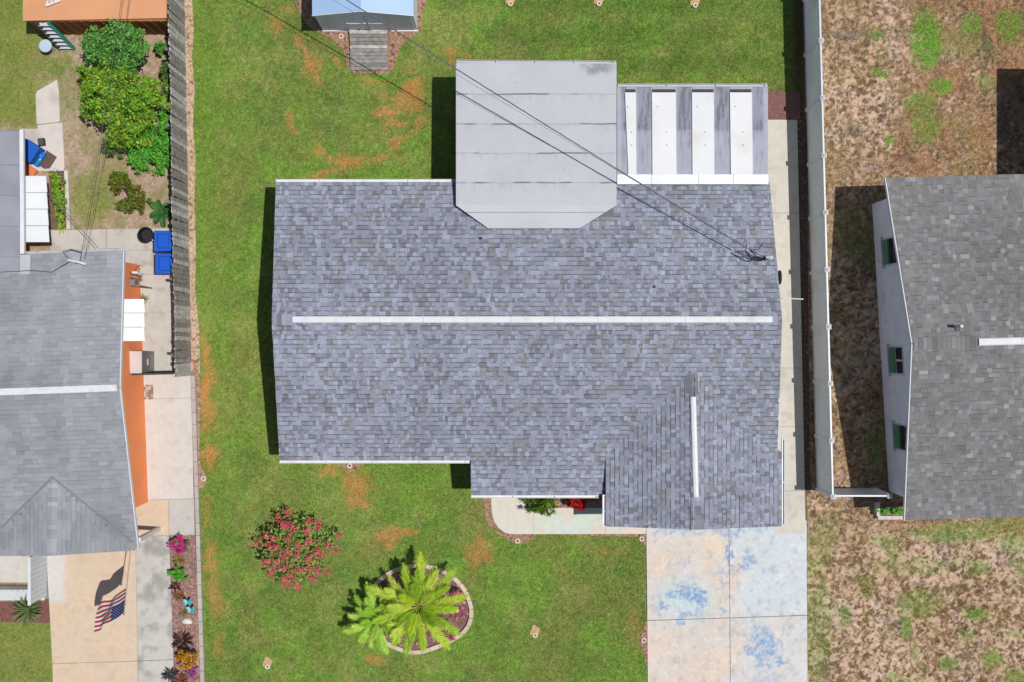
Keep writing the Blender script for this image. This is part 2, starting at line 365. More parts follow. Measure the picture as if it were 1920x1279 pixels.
# main driveway: slabs
def slab(parent, c4, z, colfn, name='slab', step=.05, thick=.12, gap=.012, m=None):
    """c4 photo-pixel corners (tl, tr, br, bl) at ground level; a slab with a graded top"""
    p = [Vector(G(*q)).to_3d() for q in c4]
    nx = max(2, int((p[1] - p[0]).length / step)); ny = max(2, int((p[3] - p[0]).length / step))
    u, v = np.meshgrid(np.linspace(0, 1, nx), np.linspace(0, 1, ny))
    cen = sum(p, Vector()) / 4
    q = [a + (cen - a).normalized() * gap for a in p]
    def bil(i): return (q[0][i] * (1 - u) + q[1][i] * u) * (1 - v) + (q[3][i] * (1 - u) + q[2][i] * u) * v
    X = bil(0)[::-1]; Y = bil(1)[::-1]; px = X / S + CX; py = CY - Y / S
    o = gridmesh(name, X, Y, np.full(X.shape, z), colfn(px, py), m or M_concA, parent)
    mb = MB(); r = [q[3], q[2], q[1], q[0]]
    for i in range(4):
        a = r[i]; b = r[(i + 1) % 4]
        mb.face([(a.x, a.y, z - thick), (b.x, b.y, z - thick), (b.x, b.y, z), (a.x, a.y, z)], tuple(np.array(L(170, 160, 150))))
    mb.build('slab_edge', M_concA, o); return o
def blue_stains(px, py):
    base = mixc(L(226, 208, 192), L(212, 206, 200), fbm(px, py, 1 / 60, 4, 101))
    cool = sstep(1330, 1420, px + (fbm(px, py, 1 / 40, 3, 103) - .5) * 120) * (1 - .4 * sstep(1130, 1170, py))
    base = mixc(base, L(206, 216, 222), np.clip(cool + .8 * (1 - sstep(992, 1012, py)), 0, 1) * .85)
    warm = sstep(.5, .7, fbm(px, py, 1 / 45, 3, 105)) * (1 - cool)
    base = mixc(base, L(228, 204, 182), warm * .6)
    base = mixc(base, L(196, 218, 224), (1 - sstep(.2, 1.2, np.sqrt(((px - 1283) / 75) ** 2 + ((py - 1120) / 55) ** 2))) * .8)
    wx = px + (fbm(px, py, 1 / 9, 3, 107) - .5) * 26; wy = py + (fbm(px, py, 1 / 9, 3, 109) - .5) * 26
    sp = sstep(.32, .58, fbm(wx * 1.6, wy, 1 / 7, 3, 111))
    r = np.zeros(px.shape)
    for cx, cy, rx, ry, st in ((1272, 1110, 24, 9, 1), (1300, 1112, 22, 14, 1), (1312, 1130, 10, 20, 1), (1275, 1155, 10, 8, .7), (1244, 1134, 8, 7, .7), (1230, 1136, 5, 6, .5), (1300, 1152, 10, 8, .7), (1276, 1167, 9, 6, .9), (1285, 1092, 6, 4, .6),
                               (1369, 1040, 4.5, 36, 1), (1402, 1052, 12, 10, .9), (1390, 1064, 10, 6, .8), (1398, 1036, 6, 10, .7), (1345, 1074, 14, 7, .5), (1355, 1148, 10, 6, .7), (1450, 1067, 14, 6, .4), (1352, 1094, 9, 6, .5),
                               (1425, 1190, 24, 16, .7), (1440, 1210, 22, 22, .85), (1425, 1222, 14, 18, .8), (1405, 1216, 14, 7, .7), (1462, 1240, 16, 7, .8), (1432, 1246, 20, 8, .7), (1480, 1178, 12, 9, .4), (1440, 1270, 34, 10, .35),
                               (1275, 995, 50, 6, .5), (1360, 997, 30, 7, .75), (1400, 994, 50, 6, .4), (1372, 1172, 5, 10, .5), (1250, 1068, 6, 8, .3), (1280, 1056, 18, 3, .4)):
        u = np.sqrt(((wx - cx) / rx) ** 2 + ((wy - cy) / ry) ** 2); r = np.maximum(r, st * (1 - sstep(.75, 1.25, u)))
    base = mixc(base, mixc(L(116, 148, 196), L(156, 184, 212), fbm(px, py, 1 / 12, 2, 113)), np.clip(r * (.25 + .85 * sp), 0, 1))
    g = sstep(.56, .75, fbm(px * 1.3, py, 1 / 12, 5, 117)); base = mixc(base, L(168, 172, 178), g * .45); g = sstep(.6, .72, fbm(px, py, 1 / 4, 3, 119)); base = mixc(base, L(236, 236, 234), g * .35); base = base * (.92 + .16 * fbm(px, py, 1 / 25, 4, 118))[..., None]
    return base
drive = thing('driveway', None, None, (*G(1362, 1140), 0)); drive['kind'] = 'structure'
for c4 in (((1211, 975), (1366, 975), (1368, 1158), (1213, 1163)), ((1366, 975), (1512, 975), (1513, 1153), (1368, 1158)), ((1213, 1163), (1368, 1158), (1369, 1320), (1214, 1320)), ((1368, 1158), (1513, 1153), (1514, 1320), (1369, 1320))):
    slab(drive, c4, 0.055, blue_stains, step=.035)
def warm_conc(px, py):
    c = mixc(L(218, 212, 200), L(204, 199, 188), fbm(px, py, 1 / 40, 4, 121))
    return mixc(c, L(186, 182, 172), sstep(.58, .72, fbm(px, py, 1 / 18, 4, 125)) * .5)
def walk_col(px, py):
    c = warm_conc(px, py); t = sstep(.4, .65, fbm(px, py, 1 / 45, 3, 127)) * sstep(930, 1110, px)
    c = mixc(mixc(c, L(232, 216, 198), .5), L(204, 226, 216), t * .75); return c
swalk = thing('side_walkway', None, None, (*G(1475, 600), 0)); swalk['kind'] = 'structure'
ys_ = [225, 400, 560, 690, 800, 920, 1000]; xr = lambda y: 1494 + (y - 225) * (1510 - 1494) / (1000 - 225)
for a, b in zip(ys_[:-1], ys_[1:]):
    slab(swalk, ((1436 if b < 999 else 1452, a), (xr(a), a), (xr(b), b), (1436 if b < 999 else 1452, b)), 0.06, warm_conc, gap=.006, step=.06)
fwalk = thing('front_walkway', None, None, (*G(1060, 970), 0)); fwalk['kind'] = 'structure'
for a, b in ((1000, 1135), (1135, 1211)):
    slab(fwalk, ((a, 925), (b, 925), (b, 1001), (a, 1001)), 0.06, walk_col, gap=.005, step=.05)
cur = [(1000, 925), (1000, 1001), (958, 1001), (946, 998), (935, 990), (927, 978), (923, 965), (921, 945), (921, 925)]
mb = MB(); mb.prism([G(*p) for p in cur], -.06, .06, tuple(L(222, 214, 202))); mb.build('slab', M_concA, fwalk)
BEDS_X += [HOUSE_FP]
bed('mulch_bed', spl([(930, 990), (921, 930), (905, 930), (912, 975), (932, 1000), (955, 1014), (978, 1020), (998, 1012), (1010, 1002), (1100, 1004), (1205, 1006), (1208, 1000), (1100, 998), (960, 998)], 5))
bed('mulch_bed', spl([(1206, 1000), (1213, 1004), (1213, 1060), (1211, 1030), (1206, 1018), (1196, 1010)], 4), .028)
bed('mulch_bed', spl([(1213, 1165), (1213, 1250), (1208, 1235), (1203, 1215), (1200, 1198), (1206, 1180)], 4))
bed('mulch_bed', spl([(632, 860), (634, 870), (645, 879), (656, 884), (668, 880), (680, 868), (683, 858), (660, 850)], 4))
bed('mulch_bed', spl([(535, 856), (550, 867), (562, 868), (575, 858), (555, 850)], 4))
bed('mulch_bed', spl([(566, -30), (572, 40), (600, 62), (624, 76), (645, 98), (655, 135), (692, 138), (728, 138), (742, 120), (752, 86), (772, 70), (789, 56), (793, 20), (792, -30)], 5))
bed('mulch_bed', spl([(362, 680), (371, 690), (377, 740), (375, 860), (386, 888), (388, 902), (380, 915), (374, 935), (378, 1100), (384, 1320), (370, 1320), (368, 1000), (362, 800)], 4), .036, mat('tan_mulch', L(174, 140, 116), .95, .4, 13, .4, 45, bump=.8, stain=L(110, 86, 70), stain_scale=8, stain_lo=.56, stain_hi=.66))
bed('gravel_strip', [(342, -40), (358, -40), (364, 60), (360, 110), (366, 160), (362, 230), (367, 300), (365, 380), (368, 470), (366, 540), (374, 620), (376, 700), (352, 700), (349, 400)], .03,
    mat('tan_gravel', L(194, 168, 142), .95, .35, 13, .45, 40, bump=.8, stain=L(126, 104, 84), stain_scale=7, stain_lo=.54, stain_hi=.66))
bed('mulch_bed', spl([(694, 1115), (720, 1080), (775, 1062), (822, 1070), (868, 1105), (883, 1155), (860, 1192), (785, 1222), (735, 1208), (692, 1160)], 6), .04, mat('red_brown_mulch', L(132, 92, 92), .95, .3, 18, .4, 55, bump=.8, stain=L(206, 160, 164), stain_scale=9, stain_lo=.58, stain_hi=.66))
bed('mulch_bed', [(1436, 172), (1500, 172), (1500, 224), (1436, 224)], .03, mat('red_mulch', L(132, 94, 90), .95, .25, 20, .4, 60, bump=.8))
bed('soil_strip', [(1494, 224), (1512, 224), (1519, 925), (1507, 925)], .015, mat('dark_soil', L(92, 78, 68), .95, .3, 10, .4, 50, bump=.8, stain=L(150, 146, 144), stain_scale=12, stain_lo=.6, stain_hi=.68))
bed('mulch_bed', [(985, 925), (1132, 925), (1132, 952), (985, 952)], .066, M_mulch)

# left neighbour concrete
npath = thing('neighbour_path', None, None, (*G(280, 600), 0)); npath['kind'] = 'structure'
def pale(px, py):
    c = mixc(L(209, 205, 198), L(193, 189, 182), fbm(px, py, 1 / 34, 4, 131))
    c = mixc(c, L(166, 158, 154), sstep(.6, .75, fbm(px, py, 1 / 16, 4, 133)) * .55)
    return c
def pale_w(px, py): return mixc(pale(px, py), L(222, 218, 212), .55)
def tan(px, py):
    c = mixc(L(222, 196, 168), L(214, 196, 174), fbm(px, py, 1 / 40, 4, 141))
    c = mixc(c, L(210, 178, 150), sstep(.6, .72, fbm(px, py, 1 / 14, 4, 143)) * .5)
    lg = (1 - sstep(118, 128, px + (fbm(px, py, 1 / 14, 2, 144) - .5) * 12)) * (1 - sstep(1122, 1136, py)); c = mixc(c, L(212, 208, 204), lg)
    return c
def grey_c(px, py):
    c = pale(px, py); return mixc(c, L(150, 146, 142), sstep(.5, .72, fbm(px, py, 1 / 30, 4, 151)) * .7)
for c4, fn, z in ((((95, 432), (200, 430), (200, 470), (95, 470)), pale, .05), (((200, 430), (336, 428), (336, 470), (200, 470)), pale, .05), (((228, 470), (338, 470), (340, 515), (228, 515)), pale, .05),
                  (((228, 515), (340, 515), (343, 585), (228, 586)), pale, .05), (((228, 586), (343, 585), (347, 699), (228, 699)), pale, .05), (((240, 699), (359, 700), (361, 746), (240, 749)), pale_w, .05),
                  (((240, 749), (361, 746), (364, 935), (250, 938)), pale_w, .05), (((317, 936), (365, 935), (366, 1003), (318, 1004)), pale, .05), (((254, 938), (317, 936), (318, 1004), (255, 1005)), tan, .046),
                  (((255, 1005), (318, 1004), (326, 1236), (259, 1239)), grey_c, .05), (((259, 1239), (326, 1236), (328, 1320), (261, 1320)), grey_c, .05),
                  (((86, 1000), (255, 1000), (259, 1239), (99, 1244)), tan, .05), (((99, 1244), (259, 1239), (261, 1320), (101, 1320)), tan, .05), (((-60, 1000), (58, 1000), (58, 1092), (-60, 1092)), pale_w, .05)):
    slab(npath, c4, z, fn, step=.05, gap=.008)
gp = thing('garden_path', None, None, (*G(95, 230), 0)); gp['kind'] = 'structure'
mb = MB(); mb.prism([G(*p) for p in ((108, 150), (112, 175), (113, 229), (70, 234), (68, 180), (70, 172))], -.05, .05, tuple(L(200, 192, 184))); mb.build('slab', M_concL, gp)
mb = MB(); mb.prism([G(*p) for p in ((72, 235), (118, 230), (122, 318), (72, 322), (40, 322), (40, 242), (71, 242))], -.05, .047, tuple(L(205, 196, 188))); mb.build('slab', M_concL, gp)
bed('garden_bed', [(319, 1004), (366, 1003), (369, 1100), (374, 1320), (328, 1320), (325, 1230)], .03, mat('bed_mulch', L(150, 118, 110), .95, .45, 14, .4, 45, bump=.8, stain=L(204, 170, 164), stain_scale=11, stain_lo=.58, stain_hi=.68))
bed('garden_bed', [(92, 322), (122, 322), (126, 430), (96, 430)], .03, mat('bed_soil', L(120, 96, 84), .95, .3, 16, .4, 50, bump=.8))
bed('garden_bed', [(-60, 1128), (60, 1128), (94, 1122), (97, 1168), (30, 1166), (-60, 1166)], .03, mat('maroon_mulch', L(128, 86, 80), .95, .3, 16, .4, 50, bump=.8))

# ------------------------------------------------------------------ roofs with shingles
def rot_basis(x, y, z): return Matrix((x, y, z)).transposed().to_4x4()
PAL_MAIN = [(L(156, 161, 178), 6), (L(166, 172, 190), 4), (L(149, 153, 168), 5), (L(136, 139, 151), 3.5), (L(146, 144, 152), 1.6), (L(150, 155, 164), 2.4), (L(128, 130, 140), 1.6), (L(158, 160, 180), 2.2), (L(146, 147, 148), .8)]
PAL_MAIN = [((c[0] * .95, c[1] * .95, c[2] * .94), w) for c, w in PAL_MAIN]
PAL_RIGHT = [(L(140, 140, 146), 6), (L(134, 134, 138), 5), (L(146, 146, 152), 3), (L(129, 129, 132), 3), (L(156, 156, 162), 1.3), (L(138, 136, 134), 3), (L(168, 168, 172), .4)]
PAL_RIGHT = [((c[0] * .90, c[1] * .88, c[2] * .83), w) for c, w in PAL_RIGHT]
PAL_LEFT = [(L(156, 158, 164), 5), (L(153, 155, 161), 5), (L(159, 161, 167), 4), (L(150, 152, 158), 2)]
EXPO = 0.143
class Roofing:
    """collects shingle tabs of one house; the widest in view become objects, the rest one joined part per slope"""
    def __init__(s, house, pal, nobj, contrast=1.0, band=.5, seed=1, tabw=(.07, .22), bandk=.42, tkr=(.7, 1.35)):
        s.house = house; s.pal = pal; s.nobj = nobj; s.tabs = []; s.band = band; s.r = np.random.default_rng(seed); s.tabw = tabw; s.bandk = bandk; s.tkr = tkr
        w = np.array([p[1] for p in pal], float); s.pw = w / w.sum(); s.tint = None
    def slope(s, A, B, C, D, keep=None, name='roof_slope', deck=True, ulf=None):
        """A,B eave left/right seen looking up the slope, D,C ridge left/right"""
        A, B, C, D = map(Vector, (A, B, C, D)); u = (B - A).normalized(); nrm = u.cross(D - A).normalized()
        if nrm.z < 0: nrm = -nrm
        v = nrm.cross(u).normalized()
        if v.dot(D - A) < 0: v = -v
        ho = s.house; o = org(ho)
        mb = MB(); th = .09
        dk = deck if isinstance(deck, list) else [A, B, C, D]
        mb.hexa([p - Vector((0, 0, th)) for p in dk], [p - Vector((0, 0, .004)) for p in dk], tuple(L(120, 120, 126)))
        so_ = mb.build(name, M_shingle, ho); so_['kind_note'] = 'deck'; del so_['kind_note']
        # extents in slope coordinates
        vt = max((D - A).dot(v), (C - A).dot(v)); n = int(vt / EXPO) + 1
        uA, uD, vD = 0.0, (D - A).dot(u), (D - A).dot(v); uB, uC, vC = (B - A).dot(u), (C - A).dot(u), (C - A).dot(v); vB = (B - A).dot(v)
        for k in range(n):
            v0 = k * EXPO; v1 = min((k + 1) * EXPO, vt)
            if v1 - v0 < .02: continue
            vm = (v0 + v1) / 2
            ul = uA + (uD - uA) * vm / vD; ur = uB + (uC - uB) * (vm - vB) / (vC - vB)
            if ulf: ul = ulf(vm)
            x = ul - s.r.uniform(0, .2)
            while x < ur:
                w = s.r.uniform(*s.tabw) * (1.0 if s.r.random() > .12 else 1.5); a = max(x, ul); b = min(x + w, ur); x += w
                if b - a < .03: continue
                ctr = A + u * ((a + b) / 2) + v * vm
                if keep and not keep(ctr): continue
                ci = s.r.choice(len(s.pal), p=s.pw)
                s.tabs.append([so_, A + u * a + v * v0, u, v, nrm, b - a, v1 - v0, ci, s.r.random() < s.band, s.r.uniform(*s.tkr), ctr])
        return so_
    def finish(s):
        wq = [.10, .13, .16, .19, .22, .26]
        T = s.tabs; order = sorted(range(len(T)), key=lambda i: -T[i][5])
        vis = [i for i in order if abs(T[i][10].x) < 16.6 and abs(T[i][10].y) < 11 and T[i][6] > .12]
        chosen = set(vis[:s.nobj]); meshes = {}; o = org(s.house)
        def tabgeo(mb, org_, u, v, n, w, e, col, band, tk):
            lo = .011 * tk; hi = .0035
            p0 = org_ + u * .0015; p1 = org_ + u * (w - .0015)
            b = [p0, p1, p1 + v * (e + .02), p0 + v * (e + .02)]
            t = [p0 + n * lo, p1 + n * lo, p1 + v * (e + .02) + n * hi, p0 + v * (e + .02) + n * hi]
            mb.hexa(b, t, tuple(np.array(col) * .45), col, bottom=False)
            if band:
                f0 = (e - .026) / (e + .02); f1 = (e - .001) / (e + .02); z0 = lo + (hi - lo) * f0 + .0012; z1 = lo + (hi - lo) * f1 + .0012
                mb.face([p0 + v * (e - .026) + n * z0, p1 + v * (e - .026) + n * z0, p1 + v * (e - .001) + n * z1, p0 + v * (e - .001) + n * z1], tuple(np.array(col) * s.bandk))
        rest = {}
        for i, (so_, a, u, v, n, w, e, ci, bd, tk, ctr) in enumerate(T):
            col = np.array(s.pal[ci][0])
            if i in chosen:
                key = (round(w, 2), ci, bd)
                if key not in meshes:
                    mb = MB(); tabgeo(mb, Vector((0, 0, 0)), Vector((1, 0, 0)), Vector((0, 1, 0)), Vector((0, 0, 1)), key[0], EXPO, tuple(col), bd, 1.15)
                    meshes[key] = mb.mesh('shingle', M_shingle)
                ob = bpy.data.objects.new('shingle', meshes[key]); COL.objects.link(ob); ob.parent = so_
                mt = rot_basis(u, v, n); mt.translation = a - o; ob.matrix_local = mt
            else:
                k = .84 + .3 * float(fbm(ctr.x, ctr.y, .4, 4, 160))
                if s.tint is not None: k = k * s.tint(ctr)
                tabgeo(rest.setdefault(so_, MB()), a, u, v, n, w, e, tuple(np.clip(col * k * s.r.uniform(.94, 1.06), 0, 1)), bd, tk)
        for so_, mb in rest.items():
            f = mb.build('shingle_field', M_shingle, so_); f['kind'] = 'stuff'

def caps(house, a, b, w, pal, parent=None, pitch=.14, name='ridge_cap'):
    """overlapping cap shingles bent over a ridge from a to b"""
    a = Vector(a); b = Vector(b); d = (b - a); n = max(1, int(d.length / pitch)); d.normalize(); x = d.cross(Vector((0, 0, 1))).normalized()
    mb = MB()
    for k in range(n):
        p = a + d * (k * pitch); q = p + d * (pitch + .02); c = pal[random.randrange(len(pal))][0]; c = tuple(np.array(c) * random.uniform(.8, 1.0))
        z0 = Vector((0, 0, .022)); z1 = Vector((0, 0, .012)); dn = Vector((0, 0, -w * .12))
        for sgn in (-1, 1):
            pts = [p + z0, p + z0 + x * sgn * w / 2 + dn, q + z1 + x * sgn * w / 2 + dn, q + z1]
            mb.face(pts if sgn > 0 else pts[::-1], c)
        mb.face([p + z0 - Vector((0, 0, .02)), p + x * w / 2 + dn, p + z0 + x * w / 2 + dn, p + z0], tuple(np.array(c) * .5))
    return mb.build(name, M_shingle, parent or house)
def gutter(house, a, b, out, w=.085, h=.09, m=None, name='gutter'):
    """open trough along an eave from a to b, out = outward direction"""
    a = Vector(a); b = Vector(b); d = (b - a).normalized(); out = Vector(out).normalized(); up = Vector((0, 0, 1)); mb = MB()
    t = .012
    for o0, o1, z0, z1 in ((0, w, -h, -h + t), (0, t, -h + t, 0), (w - t, w, -h + t, .004)):
        r = [a + out * o0, b + out * o0, b + out * o1, a + out * o1]
        if (r[1] - r[0]).cross(r[3] - r[0]).z < 0: r = r[::-1]
        mb.hexa([p + up * z0 for p in r], [p + up * z1 for p in r], tuple(L(238, 240, 244)))
    n = max(2, int((b - a).length / 1.2))
    for k in range(n + 1):
        p = a + d * ((b - a).length * k / n * .98 + .02); mb.bar(p + up * -.012, p + out * w + up * -.012, .03, .006, tuple(L(200, 200, 205)))
    return mb.build(name, m or M_white, house)

# ---- main house
RIDGE_Z, EAVE_Z = 3.37, 2.30
RY = .645
def main_h(y): return RIDGE_Z - .2500 * abs(y - RY)
house = thing('house', 'large single-storey house with mottled blue-grey shingle roof and white ridge vents', 'house', (0.4, 0, 0))
BL = P(517, 343.5, EAVE_Z); BR = P(1443, 346, EAVE_Z); FL = P(524, 858, EAVE_Z)
RL = P(509.5, 597, RIDGE_Z); RR = P(1466.5, 600, RIDGE_Z)
RL.y = RR.y = RY; BL.y = BR.y = 4.91; FL.y = -4.80 + 8 * .143 * .9701
FRx = 8.20
def mz(x, y): return Vector((x, y, main_h(y)))
EXT_Y = -4.80; EXT_L = P(883, 900, 2.1).x; GAR_L = P(1136, 920, EAVE_Z).x; GAR_R = P(1466, 920, EAVE_Z).x
GAR_F = P(1300, 987, EAVE_Z).y; GRX0, GRX1 = P(1297, 700, 2.98).x, P(1304, 990, 2.98).x
GZ = 2.98
def gar_h(x, y):
    rx = GRX0 + (GRX1 - GRX0) * (y + .9) / (GAR_F + .9)
    return GZ - .25 * abs(x - rx)
R = Roofing(house, PAL_MAIN, 300, band=.6, seed=11, bandk=.40, tabw=(.06, .16))
flat_poly_px = [(855, 118), (1156, 120), (1156, 385), (1087, 428), (915, 428), (855, 385)]
def under_garage(p): return p.x > GAR_L - .02 and p.y < -.85 and gar_h(p.x, p.y) > p.z + .04
def under_patio(p):
    fx0, fx1 = P(862, 300, 2.68).x, P(1150, 300, 2.68).x
    return fx0 < p.x < fx1 and p.y > 3.75
R.slope(mz(BR.x, BR.y), mz(BL.x, BL.y), RL, RR, keep=lambda p: not under_patio(p))
fl = mz(FL.x, FL.y); fr = mz(FRx, EXT_Y)
# front slope: upper part to the main eave, then the porch extension in the same plane
rr2 = Vector((RR.x, RY, RIDGE_Z)); 
VST = 8 * EXPO
R.slope(mz(EXT_L, EXT_Y), mz(8.22, EXT_Y), rr2, mz(EXT_L, RY), keep=lambda p: not under_garage(p) and not (p.x > GAR_R - .12 and p.y < -3.3) and not (p.x > GAR_L and p.y < -3.7),
        ulf=lambda v: 0.0 if v < VST else FL.x - EXT_L + (RL.x - FL.x) * (v - VST) / 3.3,
        deck=[mz(EXT_L, EXT_Y), mz(GAR_L + .02, EXT_Y), mz(GAR_L + .02, -3.63), mz(8.2, -3.63), rr2, RL, mz(FL.x, FL.y), mz(EXT_L, FL.y)])
# garage cross gable
g0 = Vector((GRX0, -.9, GZ)); g1 = Vector((GRX1, GAR_F, GZ))
gl = lambda y: Vector((GAR_L, y, gar_h(GAR_L, y))); gr = lambda y: Vector((GAR_R, y, gar_h(GAR_R, y)))
over_main = lambda p: p.z > main_h(p.y) + (.0 if p.x > GAR_L + .1 else -.3)
g0b = Vector((GRX0, -.9, GZ))
R.slope(gl(-3.25), gl(GAR_F), g1, g0, keep=over_main, deck=[gl(-3.45), gl(GAR_F), g1, g0])
R.slope(gr(GAR_F), gr(-3.25), g0, g1, keep=over_main, deck=[gr(GAR_F), gr(-3.45), g0, g1])
R.finish()
# ridge: white vents, shingle caps at the ends
caps(house, Vector((RL.x + .02, RY, RIDGE_Z)), Vector((P(547, 597, 3.4).x, RY, RIDGE_Z)), .34, PAL_MAIN)
caps(house, Vector((P(1449, 600, 3.4).x, RY, RIDGE_Z)), Vector((RR.x - .02, RY, RIDGE_Z)), .34, PAL_MAIN)
caps(house, Vector((GRX0, -1.0, GZ)), Vector((GRX0 + .02, P(1296, 744, 3).y, GZ)), .36, PAL_MAIN)
caps(house, Vector((GRX1 - .03, P(1306, 932, 3).y, GZ)), Vector((GRX1, GAR_F + .01, GZ)), .36, PAL_MAIN)
def ridge_vent(house, a, b, w=.20, h=.045):
    a = Vector(a); b = Vector(b); d = (b - a).normalized(); x = d.cross(Vector((0, 0, 1))).normalized(); n = max(1, int((b - a).length / 1.22)); mb = MB()
    for k in range(n):
        p = a + (b - a) * (k / n) + d * .003; q = a + (b - a) * ((k + 1) / n) - d * .003
        prof = [(-w / 2, -.045), (-w / 2, h * .2), (-w * .38, h * .8), (0, h * 1.25), (w * .38, h * .8), (w / 2, h * .2), (w / 2, -.045)]
        for (x0, z0), (x1, z1) in zip(prof[:-1], prof[1:]):
            mb.face([p + x * x0 + Vector((0, 0, z0)), p + x * x1 + Vector((0, 0, z1)), q + x * x1 + Vector((0, 0, z1)), q + x * x0 + Vector((0, 0, z0))], tuple(L(240, 243, 248)))
        for e in (p, q): mb.face([e + x * xx + Vector((0, 0, zz)) for xx, zz in prof], tuple(L(230, 232, 238)))
    return mb.build('ridge_vent', M_white, house)
ridge_vent(house, (P(548, 597, 3.45).x, RY, RIDGE_Z + .03), (P(1449, 597, 3.45).x, RY, RIDGE_Z + .03))
ridge_vent(house, (P(1300, 744, 3.05).x, P(1300, 744, 3.05).y, GZ + .03), (P(1305.5, 932, 3.05).x, P(1305, 932, 3.05).y, GZ + .03), .17)
# walls, fascia, gutters
def wallbox(name, x0, y0, x1, y1, z1f, m, parent):
    mb = MB(); mb.prism([(x0, y0), (x1, y0), (x1, y1), (x0, y1)], 0, z1f, tuple(L(225, 224, 220))); return mb.build(name, m, parent)
mb = MB(); y0, y1 = -3.2, 4.5; x0, x1 = -6.9, 7.85
for sx in ((x0, x0 + .2), (x1 - .2, x1)):
    a = [(sx[0], y0), (sx[1], y0), (sx[1], y1), (sx[0], y1)]
    mb.prism([(sx[0], y0), (sx[1], y0), (sx[1], RY), (sx[0], RY)], 0, lambda x, y: main_h(y) - .1)
    mb.prism([(sx[0], RY + .001), (sx[1], RY + .001), (sx[1], y1), (sx[0], y1)], 0, lambda x, y: main_h(y) - .1)
mb.box(x0 + .2, y0, 0, x1 - .2, y0 + .2, main_h(y0) - .1); mb.box(x0 + .2, y1 - .2, 0, x1 - .2, y1, main_h(y1) - .1)
mb.build('wall', M_cream, house)
mb = MB(); gx0, gx1 = GAR_L + .35, GAR_R - .35
mb.box(gx0, GAR_F + .25, 0, gx0 + .2, -3.22, 2.28); mb.box(gx1 - .2, GAR_F + .25, 0, gx1, -3.22, 2.28); mb.box(gx0 + .2, GAR_F + .25, 0, gx1 - .2, GAR_F + .45, 2.25)
mb.build('wall', M_cream, house)
def fascia(house, a, b, h=.14, t=.03, m=None):
    mb = MB(); mb.bar(Vector(a) - Vector((0, 0, h / 2 + .002)), Vector(b) - Vector((0, 0, h / 2 + .002)), t, h, tuple(L(236, 238, 242))); return mb.build('fascia', m or M_white, house)
off = -.03
fascia(house, (BL.x - off, BL.y, EAVE_Z), (RL.x - off, RY, RIDGE_Z)); fascia(house, (RL.x - off, RY, RIDGE_Z), (FL.x - off, FL.y, main_h(FL.y)))
fascia(house, (BR.x + off, BR.y, EAVE_Z), (RR.x + off, RY, RIDGE_Z)); fascia(house, (RR.x + off, RY, RIDGE_Z), (8.22 + off, -3.35, main_h(-3.35)))
fascia(house, (EXT_L - off, FL.y, main_h(FL.y)), (EXT_L - off, EXT_Y, main_h(EXT_Y)))
fascia(house, (GAR_L, GAR_F - off, gar_h(GAR_L, GAR_F)), (GRX1, GAR_F - off, GZ)); fascia(house, (GRX1, GAR_F - off, GZ), (GAR_R, GAR_F - off, gar_h(GAR_R, GAR_F)))
off = .016
fx_l = P(855, 300, 2.68).x
gutter(house, (BL.x, BL.y + .003, EAVE_Z + .01), (fx_l - .03, BL.y + .003, EAVE_Z + .01), (0, 1, 0))
gutter(house, (FL.x, FL.y - .003, main_h(FL.y) + .01), (EXT_L - .04, FL.y - .003, main_h(FL.y) + .01), (0, -1, 0))
gutter(house, (EXT_L, EXT_Y - .003, main_h(EXT_Y) + .01), (GAR_L - .18, EXT_Y - .003, main_h(EXT_Y) + .01), (0, -1, 0))
gutter(house, (GAR_L - .003, -4.75, 2.29), (GAR_L - .003, GAR_F, 2.29), (-1, 0, 0), w=.1)
gutter(house, (GAR_R + .003, -3.0, 2.29), (GAR_R + .003, GAR_F, 2.29), (1, 0, 0), w=.09)
# vents and pipes on the roof
for px, py in ((901, 447), (1227, 538)):
    z = main_h(P(px, py, 3).y); p = P(px, py, z); mb = MB(); mb.tube([p + Vector((0, 0, -.1)), p + Vector((0, 0, .14))], .022, 10); mb.lathe(p.x, p.y, [(.06, z - .03), (.03, z + .03), (.025, z + .03)], 12); mb.build('vent_pipe', M_dark, house)
# electricity mast with weatherhead
mx_ = P(1437, 486, 3.0); zz = main_h(mx_.y)
mb = MB(); mb.tube([mx_ + Vector((0, 0, -.3)), (mx_.x, mx_.y, 3.62)], .035, 10); mb.lathe(mx_.x, mx_.y, [(.14, zz - .03), (.06, zz + .05), (.05, zz + .05)], 12)
mb.build('service_mast', M_graymetal, house)
mb = MB(); w0 = Vector((mx_.x, mx_.y, 3.62)); mb.tube([w0, w0 + Vector((0, 0, .08)), w0 + Vector((-.06, 0, .14)), w0 + Vector((-.16, .0, .10))], [.05, .06, .06, .04], 10); mb.build('weatherhead', mat('pale_metal', L(205, 212, 222), .4, .05), house)
mb = MB()
for k, (a, b) in enumerate(((.0, .10), (.06, -.02), (-.08, .04), (-.03, -.1))):
    st = w0 + Vector((-.15, .0, .08)); en = w0 + Vector((-.62 - .05 * k, .22 + a, .08)); md = (st + en) / 2 + Vector((.05, -.16 + b * 1.5, -.32 - .05 * k))
    pts = [(st * (1 - t) ** 2 + md * 2 * t * (1 - t) + en * t * t) for t in [i / 8 for i in range(9)]]
    mb.tube(pts, .013 if k < 3 else .02, 6)
mb.tube([w0 + Vector((-.25, .45, .05)), w0 + Vector((-.35, .25, -.05)), w0 + Vector((-.62, .22, .1))], .012, 6)
mb.build('drip_loop', M_dark, house)
mb = MB(); q = P(1462, 520, 2.2); mb.lathe(q.x + .02, q.y, [(.05, 1.5), (.1, 1.9), (.1, 2.2), (.02, 2.25)], 12, sy=2.2, sx=.5); mb.build('meter_box', M_dark, house)
